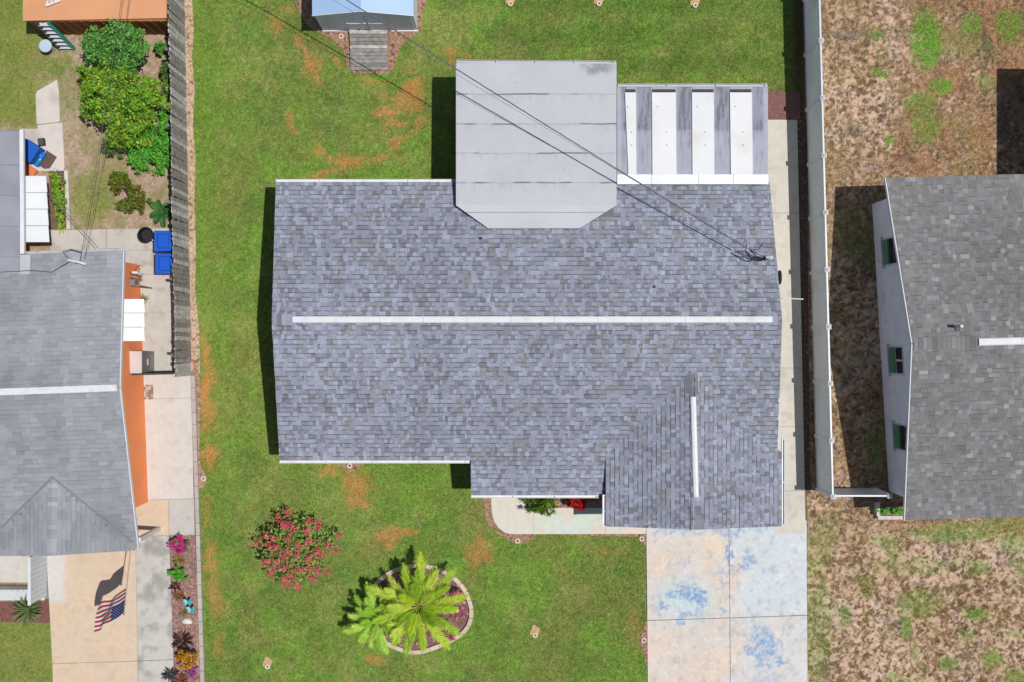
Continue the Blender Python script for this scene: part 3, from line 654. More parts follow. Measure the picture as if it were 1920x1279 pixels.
mb = MB(); mb.tube([P(1466, 559, 2.0), P(1505, 561, 2.0)], .018, 8); mb.tube([P(1505, 561, 2.0), P(1505, 561, 2.0) + Vector((0, 0, -.1))], .022, 8); mb.build('wall_pipe', M_white, house)

# flat patio roof made of long pans
pr = MB(); frame_col = tuple(L(120, 122, 130))
def ph(py): return 2.62 + (py - 118) / 310 * .16
strips = [118, 176.5, 232.5, 287.5, 342.5, 398, 428]
flat = MB()
fp = [P(px, py, ph(py)) for px, py in flat_poly_px]
flat.hexa([p - Vector((0, 0, .16)) for p in fp[::-1]], [p - Vector((0, 0, .035)) for p in fp[::-1]], frame_col)
flat_o = flat.build('patio_roof', mat('roof_core', L(126, 128, 136), .8, .2, 6), house)
def edge_x(py):
    if py <= 385: return 855.0, 1156.0
    t = (py - 385) / 43; return 855 + 60 * t, 1156 - 69 * t
for i, (a, b) in enumerate(zip(strips[:-1], strips[1:])):
    g_ = .8
    yy = [a + (g_ if i else 0)] + ([385] if a < 385 < b else []) + [b - (g_ * .2 if i < 5 else 0)]
    ring = [P(edge_x(y)[0], y, ph(y)) for y in yy] + [P(edge_x(y)[1], y, ph(y)) for y in yy[::-1]]
    mb = MB(); c = tuple(np.array(L(197, 200, 210)) * random.uniform(.97, 1.03))
    mb.hexa([p - Vector((0, 0, .032)) for p in ring], [p + Vector((0, 0, .002 * (i % 2))) for p in ring], c)
    mb.build('roof_panel', M_alu, flat_o)
def grime(px, py):
    c = mixc(L(196, 197, 203), L(186, 187, 194), fbm(px, py, 1 / 60, 4, 301))
    for sy in strips[1:-1]:
        run = sstep(.46, .62, fbm(px * 1.0, px * 0 + sy, 1 / 40, 3, 303 + int(sy)))
        c = mixc(c, L(96, 98, 104), (1 - sstep(.4, 2.0, np.abs(py - sy + (fbm(px, py, 1 / 30, 2, 305) - .5) * 2))) * (.25 + .75 * run))
        c = mixc(c, L(164, 166, 174), np.exp(-np.clip(py - sy, 0, 99) / 9) * (py > sy) * sstep(.45, .7, fbm(px * 2, py * .3, 1 / 14, 3, 307)) * .5)
    c = mixc(c, L(132, 134, 142), (1 - sstep(.4, 1.2, np.sqrt(((px - 1118) / 38) ** 2 + ((py - 126) / 18) ** 2))) * sstep(.25, .7, fbm(px, py, 1 / 16, 3, 309)) * .8)
    c = mixc(c, L(112, 112, 112), sstep(.82, .88, fbm(px, py, 1 / 3, 2, 311)) * .4)
    return c
gx_, gy_ = np.meshgrid(np.arange(856.5, 1155.6, 1.15), np.arange(119.5, 384.5, 1.0)[::-1]); gz_ = ph(gy_) + .006
gridmesh('roof_coating', (gx_ - CX) * S * (1 - gz_ / H), (CY - gy_) * S * (1 - gz_ / H), gz_, grime(gx_, gy_), mat('roof_coat', None, .55, .03, 1.5, .03, 40), flat_o)
gutter(house, P(856, 117.5, 2.63), P(1156, 119.5, 2.63), (0, 1, 0), m=M_alu, w=.09)
mb = MB(); q0 = P(868, 128, 2.5); q1 = P(1146, 300, 2.5); mb.box(q0.x, 4.93, 0, q0.x + .12, q0.y, 2.45); mb.box(q1.x - .12, 4.93, 0, q1.x, q0.y, 2.45); mb.box(q0.x + .12, q0.y - .12, 0, q1.x - .12, q0.y, 2.45); mb.build('patio_wall', M_cream, house)

# pan roof with raised white panels
def dirt(px, py):
    c = mixc(L(178, 180, 194), L(160, 163, 178), fbm(px * 3, py * .35, 1 / 12, 4, 171))
    d = sstep(.0, 1, np.clip((247 - py) / 6, 0, 1)) * .38 + sstep(.45, .7, fbm(px * 2.5, py * .3, 1 / 8, 4, 173)) * .5
    ch = np.zeros(px.shape)
    for a, b in ((1165, 1176), (1194, 1222), (1268, 1297), (1339, 1370), (1411, 1432)): ch = np.maximum(ch, sstep(a - 3, a + 4, px) * (1 - sstep(b - 4, b + 3, px)))
    ch *= (1 - .75 * sstep(270, 330, py)) 
    return mixc(c, L(108, 110, 124), np.clip(d * ch + .12 * ch, 0, 1))
pz = lambda py: 2.34 + (py - 163) / 182 * .13
pxs, pys = np.meshgrid(np.linspace(1157, 1440, 120), np.linspace(163, 340, 80)[::-1]); zz_ = pz(pys)
pan = MB(); r4 = [P(1157, 340, pz(340)), P(1440, 340, pz(340)), P(1440, 163, pz(163)), P(1157, 163, pz(163))]
pan.hexa([p - Vector((0, 0, .12)) for p in r4], [p - Vector((0, 0, .006)) for p in r4], tuple(L(190, 192, 200))); pan_o = pan.build('lean_to_roof', M_alu, house)
gridmesh('roof_sheet', (pxs - CX) * S * (1 - zz_ / H), (CY - pys) * S * (1 - zz_ / H), zz_, dirt(pxs, pys), mat('soiled_metal', None, .55, .05, 4, .08, 50), pan_o)
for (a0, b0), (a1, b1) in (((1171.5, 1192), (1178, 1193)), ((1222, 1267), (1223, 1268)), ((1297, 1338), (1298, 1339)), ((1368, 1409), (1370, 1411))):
    h = .05; ring = [P(a1, 328, pz(328)), P(b1, 328, pz(328)), P(b0, 174, pz(174)), P(a0, 174, pz(174))]; mb = MB()
    mb.hexa([p + Vector((0, 0, .002)) for p in ring], [p + Vector((0, 0, h)) for p in ring], tuple(L(240, 241, 242))); po = mb.build('raised_panel', mat('panel_white', L(228, 229, 230), .5, .04, 1.0, stain=L(214, 214, 206), stain_scale=1.2, stain_lo=.5, stain_hi=.8), pan_o)
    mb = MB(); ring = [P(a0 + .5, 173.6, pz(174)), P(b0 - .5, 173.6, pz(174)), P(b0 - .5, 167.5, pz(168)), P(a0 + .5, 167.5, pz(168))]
    mb.hexa([p + Vector((0, 0, .002)) for p in ring], [p + Vector((0, 0, .012)) for p in ring]); mb.build('end_shade', mat('painted_end_shade', (.055, .055, .062), .9, .2, 10), pan_o)  # dark strip paints the shade inside the open panel end
    mb = MB()
    for sx, sy in ((.25, 200), (.6, 248), (.62, 272)):
        q = P(a0 + (b0 - a0) * sx, sy, pz(sy) + h); mb.lathe(q.x, q.y, [(.022, q.z - .004), (.018, q.z + .008), (.004, q.z + .012)], 8)
    mb.build('screw', M_graymetal, po)
for i, (a, b) in enumerate(((1157, 1222), (1222, 1310), (1310, 1375), (1375, 1441))):
    mb = MB(); ring = [P(a + .3, 345.5, 2.49), P(b - .3, 345.5, 2.49), P(b - .3, 327, 2.50), P(a + .3, 327, 2.50)]
    mb.hexa([p - Vector((0, 0, .04)) for p in ring], [p + Vector((0, 0, .002 * i)) for p in ring], tuple(L(236, 240, 242))); mb.build('flashing', M_white, pan_o)
gutter(house, P(1158, 162.5, 2.35), P(1440, 162.5, 2.35), (0, 1, 0), m=M_alu, w=.09)
mb = MB(); a = P(1425, 180, 2.2); mb.box(a.x - .12, 4.93, 0, a.x, a.y, 2.2); mb.box(P(1170, 180, 2.2).x, a.y - .1, 0, a.x - .12, a.y, 2.2); mb.build('patio_wall', M_cream, house)

# ---- right neighbour house
rh = thing('neighbour_house', 'white-walled house with brownish grey shingle roof behind the white fence', 'house', (*G(1800, 660), 0))
RE0 = P(1661, 334, 2.45); RE1 = P(1697, 975, 2.40); RRG = P(1711, 645, 4.05)
dirx = (Vector((1, .028, 0))).normalized()   # the house is turned slightly
def ext(p, d): return p + dirx * d
BLr, FLr, RLr = RE0, RE1, RRG
R2 = Roofing(rh, PAL_RIGHT, 300, band=.3, seed=23, tabw=(.1, .19), bandk=.62)
R2.slope(ext(BLr, 7.5), BLr, RLr, ext(RLr, 7.0))
R2.slope(FLr, ext(FLr, 6.6), ext(RLr, 6.6), RLr)
R2.finish()
caps(rh, RLr + Vector((.03, 0, .0)), ext(RLr, 2.0), .36, PAL_RIGHT)
ridge_vent(rh, ext(RLr, 1.93) + Vector((0, 0, .03)), ext(RLr, 7) + Vector((0, 0, .03)), .22)
fascia(rh, RE0 - dirx * off, RRG - dirx * off); fascia(rh, RRG - dirx * off, RE1 - dirx * off)
# west wall with windows
W0 = Vector(G(1635, 383)).to_3d(); W1 = Vector(G(1666.5, 921)).to_3d(); wd = (W1 - W0).normalized(); wn_ = Vector((wd.y, -wd.x, 0));
if wn_.x > 0: wn_ = -wn_
def wz(p):   # roof underside height above a wall point
    yy = p.y; 
    if yy > RRG.y: return RRG.z + (RE0.z - RRG.z) * (yy - RRG.y) / (RE0.y - RRG.y) - .11
    return RRG.z + (RE1.z - RRG.z) * (yy - RRG.y) / (RE1.y - RRG.y) - .11
mb = MB(); mid = W0 + wd * ((RRG.y - W0.y) / wd.y); inn = -wn_ * .2
for a, b in ((W0, mid), (mid, W1)):
    r = [a, b, b + inn, a + inn]
    mb.hexa(r, [Vector((p.x, p.y, wz(a if i in (0, 3) else b))) for i, p in enumerate(r)], tuple(L(238, 240, 246)))
b0 = W0 + dirx * 8; b1 = W1 + dirx * 8
mb.hexa([W0 + inn, b0 + inn, b0 + inn - wd * -.2, W0 + inn + wd * .2][::-1], [Vector((p.x, p.y, 2.3)) for p in [W0 + inn, b0 + inn, b0 + inn - wd * -.2, W0 + inn + wd * .2][::-1]])
mb.hexa([W1 + inn - wd * .2, b1 + inn - wd * .2, b1 + inn, W1 + inn][::-1], [Vector((p.x, p.y, 2.25)) for p in [W1 + inn - wd * .2, b1 + inn - wd * .2, b1 + inn, W1 + inn][::-1]])
mb.build('wall', M_whitewall, rh)
def on_wall(py_):   # point on the west wall base at photo row
    yt = (CY - py_) * S; return W0 + wd * ((yt - W0.y) / wd.y)
for k, (ya, yb, z0, z1, two) in enumerate(((444, 498, 1.0, 2.25, 0), (648, 703, 1.0, 2.25, 1), (794, 846, 1.05, 2.3, 0))):
    zc = (z0 + z1) / 2; f = 1 - zc / H
    a = W0 + wd * (((CY - ya) * S * f - W0.y) / wd.y); b = W0 + wd * (((CY - yb) * S * f - W0.y) / wd.y); U = Vector((0, 0, 1))
    def pan_(p, q, za, zb, o0, o1, c, nm, m, par):
        m_ = MB(); r = [p + wn_ * o0, p + wn_ * o1, q + wn_ * o1, q + wn_ * o0]
        if (r[1] - r[0]).cross(r[3] - r[0]).z < 0: r = r[::-1]
        m_.hexa([x + U * za for x in r], [x + U * zb for x in r], c); return m_.build(nm, m, par)
    wf = pan_(a, b, z0, z1, .0, .02, tuple(L(228, 230, 236)), 'window', M_white, rh)
    zs = z0 + .52; e = wd * .06
    pan_(a + e, b - e, z0 + .03, zs, .021, .06, tuple(L(90, 148, 108)), 'green_panel', M_green, wf)
    pan_(a - e, b + e, z0 - .06, z0, .0, .10, tuple(L(225, 226, 232)), 'sill', M_white, wf)
    if two:
        m_ = (a + b) / 2
        pan_(a + e, m_ - e * .5, zs + .08, z1 - .06, .021, .03, (0, 0, 0), 'pane', M_glass, wf); pan_(m_ + e * .5, b - e, zs + .08, z1 - .06, .021, .03, (0, 0, 0), 'pane', M_glass, wf)
    else:
        pan_(a + e, b - e, zs + .04, z1 - .3, .021, .03, (0, 0, 0), 'pane', M_glass, wf); pan_(a + e, b - e, z1 - .26, z1 - .05, .021, .03, (0, 0, 0), 'pane', M_glass, wf)
# plumbing pipe and roof behind (casts the shade at the upper right)
q = P(1793, 612, 3.95); mb = MB(); mb.tube([q + Vector((0, 0, -.2)), q + Vector((-.02, .0, .5))], .045, 10); mb.build('vent_pipe', mat('pvc_pipe', L(214, 210, 205), .5, .05), rh)
mb = MB(); mb.lathe(q.x + .04, q.y - .08, [(.11, q.z - .08), (.07, q.z + .02), (.05, q.z + .02)], 12); mb.build('pipe_boot', M_dark, rh)
g_ = [Vector(G(1915, 132)).to_3d(), Vector(G(2200, 132)).to_3d(), Vector(G(2200, 330)).to_3d(), Vector(G(1915, 330)).to_3d()][::-1]
mb = MB(); mb.hexa([p + Vector((0, 0, 2.2)) for p in g_], [p + Vector((0, 0, 2.32)) for p in g_], tuple(L(200, 200, 205))); mb.build('rear_roof', M_alu, rh)
mb = MB(); mb.box(g_[3].x + .2, g_[0].y + .1, 0, g_[3].x + .35, g_[3].y - .1, 2.2); mb.build('rear_wall', M_whitewall, rh)
# planter at the front corner
pl = thing('planter', 'low white block planter with green weeds at corner of white-walled house', 'planter', (*G(1668, 966), 0))
for i in range(4):
    a = 1642 + i * 13.5; mb = MB(); p0 = G(a, 965.5); p1 = G(a + 13, 972); mb.box(p0[0], p1[1], 0, p1[0], p0[1], .25); mb.build('block', M_concL, pl)
mb = MB(); p0 = G(1638, 940); p1 = G(1644, 965); mb.box(p0[0], p1[1], 0, p1[0], p0[1], .35); mb.build('block', M_concL, pl)
p0 = G(1644, 946); p1 = G(1696, 965.3); mb = MB(); mb.box(p0[0] + .005, p1[1], 0, p1[0], p0[1], .16); mb.build('soil', M_mulch, pl)

# ---- left neighbour house
lh = thing('neighbour_house', 'orange-walled house with plain grey roof and a white ridge strip', 'house', (*G(120, 760), 0))
BRl = P(231, 470, 2.3); RRl = P(224, 727, 3.37); FRl = P(258, 1029, 2.3)
dl = Vector((-1, -.036, 0)).normalized(); el = lambda p, d: p + dl * d
R3 = Roofing(lh, PAL_LEFT, 0, band=.6, seed=31, tabw=(.15, .35), bandk=.8, tkr=(.45, .6))
def weather(p):
    st = float(fbm(p.x * 3.0, p.y * .35, 1.0, 4, 180)); return .82 + .36 * st + .3 * (float(fbm(p.x, p.y, .45, 3, 190)) - .5)
R3.tint = weather
R3.slope(BRl, el(BRl, 6), el(RRl, 6), RRl)
LGX = P(98, 1000, 2.77).x; LGZ = 2.80
def lm_h(p):
    r = RRl + dl * ((p.x - RRl.x) / dl.x); f_ = FRl + dl * ((p.x - FRl.x) / dl.x)
    return r.z + (f_.z - r.z) * (r.y - p.y) / (r.y - f_.y)
def lg_h(p): return LGZ - .205 * abs(p.x - LGX - (p.y + 5.5) * .02)
R3.slope(el(FRl, 6), FRl, RRl, el(RRl, 6), keep=lambda p: lm_h(p) > lg_h(p) - .04)
fy = FRl.y - .05
gB = Vector((FRl.x - .1, fy + .0, lg_h(Vector((FRl.x - .1, fy, 0))))); gR1 = Vector((LGX - .02, fy - .08, LGZ)); gR0 = Vector((LGX + .02, -4.2, LGZ)); gBb = Vector((FRl.x - .1, -4.4, gB.z))
kl = lambda p: p.z > lm_h(p) - .01
R3.slope(gB, gBb, gR0, gR1, keep=kl, deck=[gB, gB + Vector((-.05, .3, 0)), gR0, gR1])
gL = Vector((LGX - 2.4, fy - .17, gB.z)); gLb = Vector((LGX - 2.4, -4.4, gB.z))
R3.slope(gLb, gL, gR1, gR0, keep=kl, deck=[gL + Vector((.05, .3, 0)), gL, gR1, gR0])
R3.finish()
for vx, vy in ((FRl.x - .12, fy + .25), (LGX - 2.35, fy + .1)):
    mb = MB(); a = gR0 + Vector((0, .05, .02)); b = Vector((vx, vy, 0)); b.z = lm_h(b) + .02; mb.bar(a, b, .05, .02, tuple(L(134, 136, 142))); mb.build('valley_strip', M_shingle, lh)
caps(lh, gR0, gR1, .3, [(L(176, 180, 186), 1), (L(164, 168, 174), 1)])
mb = MB(); a = RRl + Vector((-.06, 0, .02)); b = el(RRl, 6) + Vector((0, 0, .02)); mb.bar(a, b, .2, .05, tuple(L(225, 228, 232))); mb.build('ridge_vent', mat('chalky_white', L(226, 229, 233), .8, .08, 3, .05, 40, stain=L(176, 178, 182), stain_scale=3, stain_lo=.5, stain_hi=.8), lh)
for a, b in ((BRl, RRl), (RRl, FRl)): fascia(lh, a - dl * off, b - dl * off)
fascia(lh, FRl + Vector((0, -off, 0)), gR1 + Vector((0, -off, 0)) ) if False else None
gutter(lh, BRl + Vector((-.02, .003, .01)), el(BRl, 3.38) + Vector((0, .003, .01)), (0, 1, 0), m=mat('worn_gutter', L(190, 190, 192), .6, .15, 5))
E0 = Vector(G(263, 497)).to_3d(); E1 = Vector(G(278.5, 941)).to_3d(); ed = (E1 - E0).normalized(); en_ = Vector((-ed.y, ed.x, 0));
if en_.x < 0: en_ = -en_
def ez(p):
    if p.y > RRl.y: return RRl.z + (BRl.z - RRl.z) * (p.y - RRl.y) / (BRl.y - RRl.y) - .12
    return RRl.z + (FRl.z - RRl.z) * (RRl.y - p.y) / (RRl.y - FRl.y) - .12
mb = MB(); midl = E0 + ed * ((RRl.y - E0.y) / ed.y)
for a, b in ((E0, midl), (midl, E1)):
    r = [a, a - en_ * .2, b - en_ * .2, b]
    mb.hexa(r, [Vector((p.x, p.y, ez(a if i < 2 else b))) for i, p in enumerate(r)], tuple(L(238, 138, 88)))
r = [E0 - en_ * .2, E0 - en_ * 6, E0 - en_ * 6 + ed * .2, E0 - en_ * .2 + ed * .2]; mb.hexa(r, [p + Vector((0, 0, 2.2)) for p in r])
r = [E1 - en_ * .2 - ed * .2, E1 - en_ * 6 - ed * .2, E1 - en_ * 6, E1 - en_ * .2]; mb.hexa(r, [p + Vector((0, 0, 2.2)) for p in r])
mb.build('wall', M_orange, lh)
mb = MB(); mb.bar(Vector((*G(299, 991), 0)), Vector((*G(299, 991), 2.2)), .13, .13); mb.build('porch_post', M_white, lh)
mb = MB(); mb.bar(Vector((*G(299, 991), 2.2)) + Vector((0, .3, 0)), Vector((*G(299, 991), 2.2)) + Vector((-.6, -.3, 0)), .1, .1); mb.build('porch_beam', M_white, lh)
# window awning on the east wall, three pans
aw = MB()
for i in range(3):
    ya = 561 + i * 26.5; yb = ya + 25.6; mb = MB()
    r = [P(226, ya, 2.35), P(226, yb, 2.35), P(271.5, yb - .5, 2.0), P(270, ya, 2.0)]
    mb.hexa([p - Vector((0, 0, .03)) for p in r], r, tuple(L(250, 250, 248)));
    mb.bar(r[0] + Vector((0, -.02, .012)), r[3] + Vector((0, -.02, .012)), .035, .03, tuple(L(244, 238, 226)))
    mb.build('awning_panel', mat('awning_white', L(250, 250, 246), .45, .03), lh)
# meter, pipes, hanging plants
mb = MB(); q = P(250, 530, 1.5); mb.box(q.x - .1, q.y - .1, 1.2, q.x + .08, q.y + .1, 1.6); mb.tube([q + Vector((.05, .1, .2)), q + Vector((.12, .12, .6)), q + Vector((.2, .1, -.3))], .02, 6); mb.tube([q + Vector((.05, -.1, .2)), q + Vector((.22, -.1, .1)), q + Vector((.22, -.12, -1.2))], .025, 6)
mb.build('electric_meter', M_graymetal, lh)
mb = MB(); mb.tube([P(247, 511, 2.0), P(256, 511, 1.9), P(263, 514, 1.7), P(265, 519, 1.2)], .045, 8); mb.build('conduit', M_white, lh)
mb = MB(); lp = [P(262 + 7 * math.cos(t), 507 + 10 * math.sin(t), 1.6) for t in np.linspace(.6, 5.6, 14)]; mb.tube(lp, .012, 6); mb.build('cable_loop', M_cable, lh)
# rear addition: metal roof pans with a white gutter
ys4 = [244, 308, 365, 423, 480, 512]
base = MB(); r = [P(-120, 512, 2.5), P(37, 512, 2.5), P(37, 244, 2.5), P(-120, 244, 2.5)]
base.hexa([p - Vector((0, 0, .12)) for p in r], [p - Vector((0, 0, .03)) for p in r], tuple(L(120, 122, 130))); ad = base.build('addition_roof', M_alu, lh)
M_pan = mat('grey_pan_metal', None, .35, .14, 1.1, .05, 40, spec=.5)
for i, (a, b) in enumerate(zip(ys4[:-1], ys4[1:])):
    mb = MB(); r = [P(-120, b - .8, 2.5), P(36.5, b - .8, 2.5), P(36.5, a + .4, 2.5), P(-120, a + .4, 2.5)]; c = tuple(np.array(L(158, 160, 168)) * (1 - .04 * (i % 2)))
    mb.hexa([p - Vector((0, 0, .028)) for p in r], r, c); mb.bar(r[3] + Vector((0, -.01, .012)), r[2] + Vector((0, -.01, .012)), .03, .03, tuple(np.array(c) * .8)); mb.build('roof_panel', M_pan, ad)
mb = MB(); mb.bar(P(41.5, 244, 2.44), P(43, 476, 2.44), .12, .12, tuple(L(235, 236, 240))); mb.build('gutter', M_white, lh)
mb = MB(); r = [P(38, 514, 2.50), P(56, 514, 2.50), P(58, 478, 2.45), P(38, 478, 2.45)]; mb.hexa([p - Vector((0, 0, .05)) for p in r], [p + Vector((0, 0, .01)) for p in r], tuple(L(172, 174, 178))); mb.build('flashing', M_alu, lh)
p0 = G(50, 284); p1 = G(50, 474); mb = MB(); mb.box(-21, p1[1], 0, p0[0], p0[1], 2.3); mb.build('wall', M_orange, lh)
for i in range(4):
    ya = 330 + i * 31.2; yb = ya + 30.4; mb = MB(); s_ = i * 1.4
    r = [P(44.5, ya, 2.2), P(45.5, yb, 2.2), P(87 + s_ + 1.4, yb, 2.02), P(86 + s_, ya, 2.02)]
    mb.hexa([p - Vector((0, 0, .03)) for p in r], r, tuple(L(232, 234, 240))); mb.bar(r[0] + Vector((0, -.012, .008)), r[3] + Vector((0, -.012, .008)), .02, .02, tuple(L(248, 248, 250))); mb.build('awning_panel', M_vinyl, lh)
# satellite arm / mast on the rear slope
q = P(152, 492, 2.6); mb = MB(); mb.tube([q + Vector((-.3, .05, .25)), q + Vector((0, 0, .3)), q + Vector((.25, -.08, .28))], .035, 8); mb.tube([q + Vector((-.1, 0, -.3)), q + Vector((-.1, 0, .35))], .03, 8); mb.build('antenna_mast', M_white, lh)
mb = MB(); mb.tube([q + Vector((-.35, .15, .2)), q + Vector((-.45, .3, .3)), q + Vector((-.2, .38, .3)), q + Vector((.1, .3, .3))], .015, 6); mb.tube([q + Vector((-.3, 0, .2)), q + Vector((-.9, -.3, 0)), P(60, 507, 2.62), P(-30, 512, 2.62)], .012, 6); mb.build('cable_loop', M_cable, lh)

# ------------------------------------------------------------------ fences
vf = thing('vinyl_fence', 'tall white vinyl privacy fence between side walkway and sandy yard', 'fence', (*G(1515, 470), 0))
FZ = 1.95
def ftop(py): return 1540.5 + (py - 76) * (1563.5 - 1540.5) / (932 - 76)
posts_y = [-140, -32, 76.5, 184, 292, 398.5, 506, 613, 719.5, 826, 931]
fpts = [Vector((P(ftop(y) - 1.5, y, FZ).x, P(ftop(y), y, FZ).y, 0)) for y in posts_y]
fdir = (fpts[-1] - fpts[0]).normalized()
post_me = {}
def vpost(p, parent, h=FZ):
    if h not in post_me:
        m1 = MB(); m1.box(-.06, -.06, 0, .06, .06, h + .02, tuple(L(240, 243, 246))); m2 = MB(); m2.box(-.075, -.075, h + .02, .075, .075, h + .05); m2.hexa([(-.065, -.065, h + .05), (.065, -.065, h + .05), (.065, .065, h + .05), (-.065, .065, h + .05)], [(-.01, -.01, h + .11), (.01, -.01, h + .11), (.01, .01, h + .11), (-.01, .01, h + .11)])
        post_me[h] = (m1.mesh('post', M_vinyl), m2.mesh('post_cap', M_vinyl))
    a = bpy.data.objects.new('post', post_me[h][0]); COL.objects.link(a); a.parent = parent; a.location = p - org(parent); a.rotation_euler = (0, 0, math.atan2(fdir.y, fdir.x))
    b = bpy.data.objects.new('post_cap', post_me[h][1]); COL.objects.link(b); b.parent = a
def vpanel(a, b, parent, h=FZ):
    d = (b - a).normalized(); s_ = d.cross(Vector((0, 0, 1))); L_ = (b - a).length; mb = MB(); n = max(1, int((L_ - .12) / .175)); w = (L_ - .13) / n
    for k in range(n):
        p = a + d * (.065 + k * w + .0015); q = a + d * (.065 + (k + 1) * w - .0015)
        mb.bar(p + Vector((0, 0, h / 2)), q + Vector((0, 0, h / 2)), .022, h - .12, tuple(L(243, 246, 248)))
    mb.build('panel', M_vinyl, parent)
    for z in (.1, h - .045):
        mb = MB(); mb.bar(a + d * .06 + Vector((0, 0, z)), b - d * .06 + Vector((0, 0, z)), .05, .09 if z > 1 else .14); mb.build('rail', M_vinyl, parent)
for p in fpts: vpost(p, vf)
for a, b in zip(fpts[:-1], fpts[1:]): vpanel(a, b, vf)
gt = thing('fence_gate', 'short white vinyl gate panel joining fence end to white-walled house', 'gate', (*G(1590, 925), 0))
ge = Vector((P(1668, 930, 1.8).x, P(1668, 930, 1.8).y, 0)); vpost(ge, gt, 1.8); vpanel(fpts[-1], ge, gt, 1.8)

# weathered wooden fence: pickets
wf_ = thing('wooden_fence', 'weathered grey wooden picket fence along the left lawn edge', 'fence', (*G(352, 340), 0))
WZ = 1.85
pk_me = []
for k in range(10):
    mb = MB(); c = np.array(random.choice([L(196, 190, 184), L(178, 173, 167), L(212, 206, 200), L(160, 154, 148), L(186, 178, 168)])); w = .134
    h = WZ + random.uniform(-.03, .03)
    mb.hexa([(-.011, -w / 2, .03), (.011, -w / 2, .03), (.011, w / 2, .03), (-.011, w / 2, .03)], [(-.011, -w / 2, h - .05), (.011, -w / 2, h - .05), (.011, w / 2, h - .05), (-.011, w / 2, h - .05)], tuple(c))
    mb.hexa([(-.011, -w / 2, h - .05), (.011, -w / 2, h - .05), (.011, w / 2, h - .05), (-.011, w / 2, h - .05)], [(-.011, -w / 2 + .035, h), (.011, -w / 2 + .035, h), (.011, w / 2 - .035, h), (-.011, w / 2 - .035, h)], tuple(c))
    pk_me.append(mb.mesh('picket', M_wood))
def wbase(py):
    t = py / 700.0; return Vector((G(346 + 13 * t, 0)[0], (CY - py) * S, 0))
y = wbase(-30).y; k = 0
while y > wbase(702).y:
    b = wbase(CY - y / S); o = bpy.data.objects.new('picket', random.choice(pk_me)); COL.objects.link(o); o.parent = wf_
    o.location = b + Vector((random.uniform(-.006, .006), 0, random.uniform(-.01, .01))) - org(wf_); o.rotation_euler = (random.uniform(-.018, .018), random.uniform(-.02, .02), .02)
    y -= .142; k += 1
for z in (.35, 1.0, 1.6):
    mb = MB(); mb.bar(wbase(-30) + Vector((-.045, 0, z)), wbase(702) + Vector((-.045, 0, z)), .04, .09, tuple(L(130, 124, 118))); mb.build('rail', M_wood, wf_)
for py in range(-20, 703, 137):
    mb = MB(); b = wbase(py) + Vector((-.12, 0, 0)); mb.box(b.x - .045, b.y - .045, 0, b.x + .045, b.y + .045, WZ - .05, tuple(L(120, 114, 108))); mb.build('post', M_wood, wf_)
# dark side gate by the cabinet
sg = thing('side_gate', 'thin dark grey gate across the side path beside the metal cabinet', 'gate', (*G(300, 697), 0))
a = Vector(G(268, 699)).to_3d(); b = Vector(G(352, 697)).to_3d()
for k in range(9):
    p = a + (b - a) * (k + .5) / 9; mb = MB(); mb.box(p.x - .075, p.y - .012, .05, p.x + .075, p.y + .012, 1.5, tuple(L(82, 80, 80))); mb.build('board', M_wood, sg)
for z in (.3, 1.2):
    mb = MB(); mb.bar(a + Vector((0, -.035, z)), b + Vector((0, -.035, z)), .03, .08, tuple(L(70, 68, 68))); mb.build('rail', M_wood, sg)

# low block kerb along the left garden
kb = thing('garden_kerb', 'low pale block kerb dividing the left garden from the lawn', 'kerb', (*G(368, 980), 0))
def kx(py): return 360 + (py - 702) * (378 - 360) / (1279 - 702)
y = 704
while y < 1300:
    mb = MB(); a = kx(y); b = kx(y + 22.4); z = .16 + random.uniform(-.008, .008)
    mb.prism([G(a, y), G(a + 7.5, y), G(b + 7.5, y + 22.4), G(b, y + 22.4)], -.03, z, tuple(np.array(L(190, 182, 174)) * random.uniform(.92, 1.05))); mb.build('block', M_concA, kb); y += 23

# ------------------------------------------------------------------ white metal shed with wooden ramp
sh = thing('metal_shed', 'small white metal garden shed with pale blue gabled roof and double doors', 'shed', (*G(692, 30), 0))
sx0, sx1 = G(606, 0)[0], G(783, 0)[0]; syf = G(0, 57.5)[1]; syb = syf + 3.0; ez_, rz_ = 1.95, 2.45; smx = (sx0 + sx1) / 2
M_shed = mat('shed_metal', L(232, 236, 244, 1.15), .45, .05, 2, spec=.4); M_shedroof = mat('shed_roof_metal', L(172, 202, 240), .45, .05, 1.5, spec=.4)
mb = MB(); t = .04; wc = tuple(L(206, 212, 222))
mb.box(sx0, syf, .1, sx0 + t, syb, ez_); mb.box(sx1 - t, syf, .1, sx1, syb, ez_); mb.box(sx0 + t, syb - t, .1, sx1 - t, syb, ez_); mb.box(sx0 + t, syf, .1, sx1 - t, syf + t, ez_)
mb.hexa([(sx0, syf, ez_ + .001), (sx1, syf, ez_ + .001), (sx1, syf + t, ez_ + .001), (sx0, syf + t, ez_ + .001)], [(smx - .01, syf, rz_ - .02), (smx + .01, syf, rz_ - .02), (smx + .01, syf + t, rz_ - .02), (smx - .01, syf + t, rz_ - .02)])
mb.build('wall', M_shed, sh)
